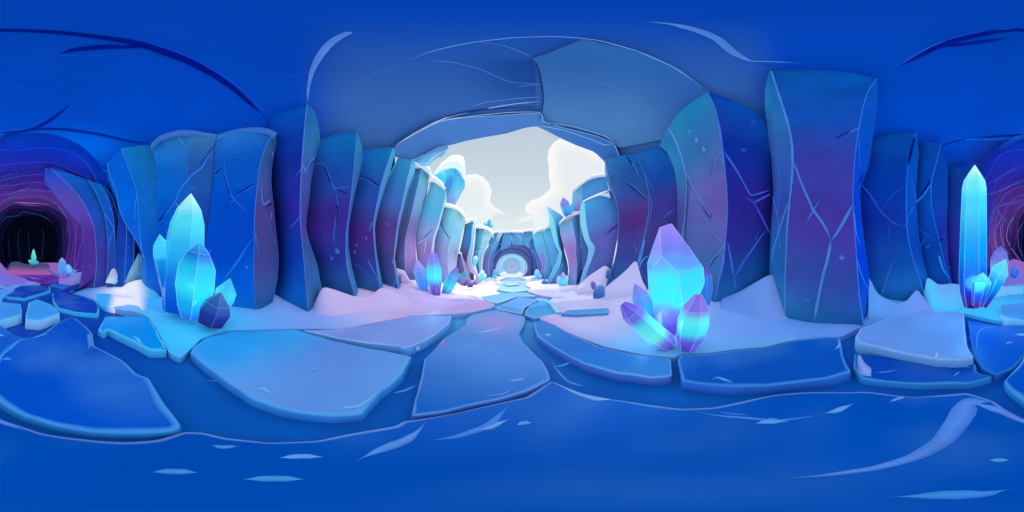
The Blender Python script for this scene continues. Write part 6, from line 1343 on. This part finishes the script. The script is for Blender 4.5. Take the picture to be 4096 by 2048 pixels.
drift('bright drift spilling over the floor below the white ledge', zI((1180, 940), (1350, 1060), (1580, 1090), (1700, 1100), (1900, 1150), (2100, 1200)), zI((1200, 885), (1400, 885), (1550, 930), (1800, 940), (1950, 935), (2110, 925)), .4, None,
      colf=lambda s, t: mixc(C(60, 168, 236), C(236, 234, 242), sstep(.22, .36, s) * (1 - sstep(.62, .8, s))), n=50)  # the painted light patch continues across this drift
shard('small white snow cone standing beside the pale ice fins', [(u, v, 6.2) for u, v in zI((1355, 742), (1400, 650), (1430, 585), (1460, 553), (1495, 575), (1540, 635), (1540, 770))], .5, cc2(C(235, 228, 232), C(120, 190, 220)), name='snow_cone', cat='snow cone', mat=M_SNOWOUT, edge=0)
shard('broad translucent teal ice fin at the foot of the blue column', [(u, v, 6.4) for u, v in zI((1500, 590), (1600, 500), (1700, 390), (1740, 370), (1680, 560), (1600, 745), (1540, 770))], .3, cc2(C(60, 150, 190), C(50, 120, 190)), name='ice_fin', cat='ice fin', mat=M_IN, edge=0)
shard('tall pale cream ice fin leaning on the blue column', [(u, v, 6.0) for u, v in zI((1600, 750), (1680, 560), (1745, 440), (1785, 360), (1840, 430), (1880, 560), (1900, 690), (1760, 715))], .3, cc2(C(120, 176, 200), C(90, 150, 205)), name='ice_fin', cat='ice fin', mat=M_IN, edge=0)
drift('grey purple snow heap inside the dark tunnel under the teal crystal', zI((60, 600), (200, 620), (400, 625), (600, 630), (755, 635)), zI((45, 515), (200, 470), (350, 505), (520, 490), (705, 510)), 3.0, None, colf=lambda s, t: mixc(C(170, 96, 170), C(70, 74, 120), sstep(0, .8, t)), rho=13, taper=.15)
drift('lilac and blue snow mound right of the tunnel crystals', zI((760, 690), (950, 715), (1150, 730), (1250, 735)), zI((780, 665), (950, 650), (1100, 582), (1250, 612)), .8, None, colf=lambda s, t: mixc(C(150, 110, 200), C(90, 160, 220), s * .9), rho=7.6)
drift('pink snow bank curving in from the left of the dark tunnel', zI((-250, 700), (-100, 690), (0, 690), (150, 700), (340, 690)), zI((-300, 560), (-150, 440), (0, 480), (60, 560), (125, 630)), 1.2, None, colf=lambda s, t: mixc(C(120, 110, 205), C(158, 100, 178), t), rho=6.6)
drift('white snow apron before the arch on its left', zO((60, 1000), (250, 1020), (400, 1000), (540, 985)), zO((0, 860), (180, 885), (330, 905), (540, 955)), 1.0, C(225, 228, 245), mat=M_SNOWOUT, taper=.5)
drift('white snow apron before the arch on its right', zO((740, 985), (900, 1000), (1100, 1000), (1288, 985)), zO((760, 925), (900, 895), (1100, 905), (1288, 845)), 1.0, C(200, 208, 240), mat=M_SNOWOUT, taper=.5)
# purple frozen stream at the tunnel
pm = MB()
slab('dark purple rippled ice sheet running out of the dark tunnel', zI((125, 640), (300, 630), (700, 640), (760, 665), (900, 690), (1180, 720), (1000, 745), (600, 745), (380, 720), (250, 690)), z=.07, top=C(84, 24, 150), rim=C(150, 90, 205), side=C(60, 20, 120), rimw=.05, drop=.2, step=.5, group=None,
     marks=[stroke(zI((200, 655), (330, 660), (450, 690), (600, 700)), [1, 2, 2, 1], C(160, 90, 205)), stroke(zI((420, 650), (560, 665), (760, 690)), [1, 2, 1], C(130, 60, 190)), stroke(zI((560, 725), (800, 725), (960, 730)), [1, 3, 1], C(40, 90, 205))], name='ice_sheet', cat='ice sheet')

# ================================================================== clouds
def cloud(label, px, rho, colf):
    q = catmull(px, 110, True)
    if area(q) < 0: q.reverse()
    vs, fs, nl = fill(q, 7)
    mb = MB(); idf = []; idb = []; cols = []
    for p in vs:
        d = dist_poly((p.x, p.y), q); h = math.sqrt(min(1, d / 26)) * 4.5
        idf.append(mb.vert(P(p.x, p.y, rho - h))); idb.append(mb.vert(P(p.x, p.y, rho + h * .8 + .02)))
        cols.append(colf(p.x, p.y, d))
    for f in fs:
        mb.face([idf[i] for i in f], [cols[i] for i in f]); mb.face([idb[i] for i in reversed(f)], [cols[i] for i in reversed(f)])
    c = P(sum(p[0] for p in q) / len(q), sum(p[1] for p in q) / len(q), rho)
    o = mb.obj('cloud', M_CLOUD, None, c); tag(o, label, 'cloud')
SKYH = C(232, 242, 243)
def cl(u, v, d):
    c = mixc(C(248, 248, 247), C(232, 238, 242), sstep(2, 30, d)); return mixc(c, SKYH, sstep(505, 560, v))  # inner shading and horizon haze painted into the cloud colour
cloud('billowing white cloud left of centre behind the crystal tower', zD((430, 420), (560, 350), (620, 345), (690, 336), (745, 358), (785, 405), (800, 460), (790, 525), (815, 558), (850, 582), (905, 616), (850, 608), (815, 620), (760, 700), (700, 740), (600, 740), (500, 600)), 75, cl)
cloud('tall white cumulus filling the sky to the right', zE((590, 92), (545, 118), (508, 165), (498, 230), (508, 300), (506, 360), (520, 432), (490, 462), (440, 502), (385, 518), (345, 560), (348, 604), (388, 622), (325, 632), (300, 658), (268, 675), (330, 668), (400, 655), (420, 760), (560, 800), (760, 760), (930, 600), (960, 300), (930, 180), (820, 150), (720, 90)), 70, lambda u, v, d: mixc(mixc(C(249, 248, 246), C(232, 236, 240), sstep(4, 42, d)), SKYH, sstep(510, 570, v)))

# ================================================================== sky, sun, camera
w = bpy.data.worlds.new('World'); scn.world = w; w.use_nodes = True
nt = w.node_tree; N = nt.nodes; L = nt.links
for n in list(N): N.remove(n)
out = N.new('ShaderNodeOutputWorld'); bg = N.new('ShaderNodeBackground'); L.new(bg.outputs[0], out.inputs[0])
SE, SR = math.radians(76), math.radians(18)
sky = N.new('ShaderNodeTexSky'); sky.sky_type = 'NISHITA'; sky.sun_disc = False; sky.sun_elevation = SE; sky.sun_rotation = SR
tc = N.new('ShaderNodeTexCoord'); sp = N.new('ShaderNodeSeparateXYZ'); L.new(tc.outputs['Generated'], sp.inputs[0])
rp = N.new('ShaderNodeValToRGB'); L.new(sp.outputs['Z'], rp.inputs[0])
cr = rp.color_ramp; cr.elements[0].position = 0.0; cr.elements[0].color = (*C(240, 245, 243), 1)
cr.elements[1].position = 1.0; cr.elements[1].color = (*C(170, 190, 208), 1)
for p_, c_ in ((.12, C(234, 242, 243)), (.25, C(220, 232, 237)), (.45, C(205, 219, 229)), (.7, C(192, 208, 220))):
    e = cr.elements.new(p_); e.color = (*c_, 1)
mx = N.new('ShaderNodeMix'); mx.data_type = 'RGBA'; mx.inputs[0].default_value = .04
vs_ = N.new('ShaderNodeVectorMath'); vs_.operation = 'SCALE'; vs_.inputs['Scale'].default_value = .12; L.new(sky.outputs[0], vs_.inputs[0])
L.new(rp.outputs[0], mx.inputs[6]); L.new(vs_.outputs[0], mx.inputs[7]); L.new(mx.outputs[2], bg.inputs['Color']); bg.inputs['Strength'].default_value = 1.0
sd = bpy.data.lights.new('sun', 'SUN'); sd.energy = 2.2; sd.angle = math.radians(.6); sd.color = (1, .96, .9)
so = bpy.data.objects.new('sun', sd); COL.objects.link(so)
dv = Vector((math.sin(SR) * math.cos(SE), math.cos(SR) * math.cos(SE), math.sin(SE)))
so.rotation_euler = dv.to_track_quat('Z', 'Y').to_euler(); so.location = (0, 10, 12)
cd = bpy.data.cameras.new('camera'); co = bpy.data.objects.new('camera', cd); COL.objects.link(co)
cd.type = 'PANO'; cd.panorama_type = 'EQUIRECTANGULAR'; cd.clip_start = .02; cd.clip_end = 500
co.location = CAM; co.rotation_euler = (math.pi / 2, 0, 0); scn.camera = co
scn.view_settings.view_transform = 'Standard'; scn.view_settings.look = 'None'; scn.view_settings.exposure = 0; scn.view_settings.gamma = 1
scn.cycles.use_denoising = True; scn.cycles.max_bounces = 5; scn.cycles.diffuse_bounces = 2; scn.cycles.sample_clamp_indirect = 4
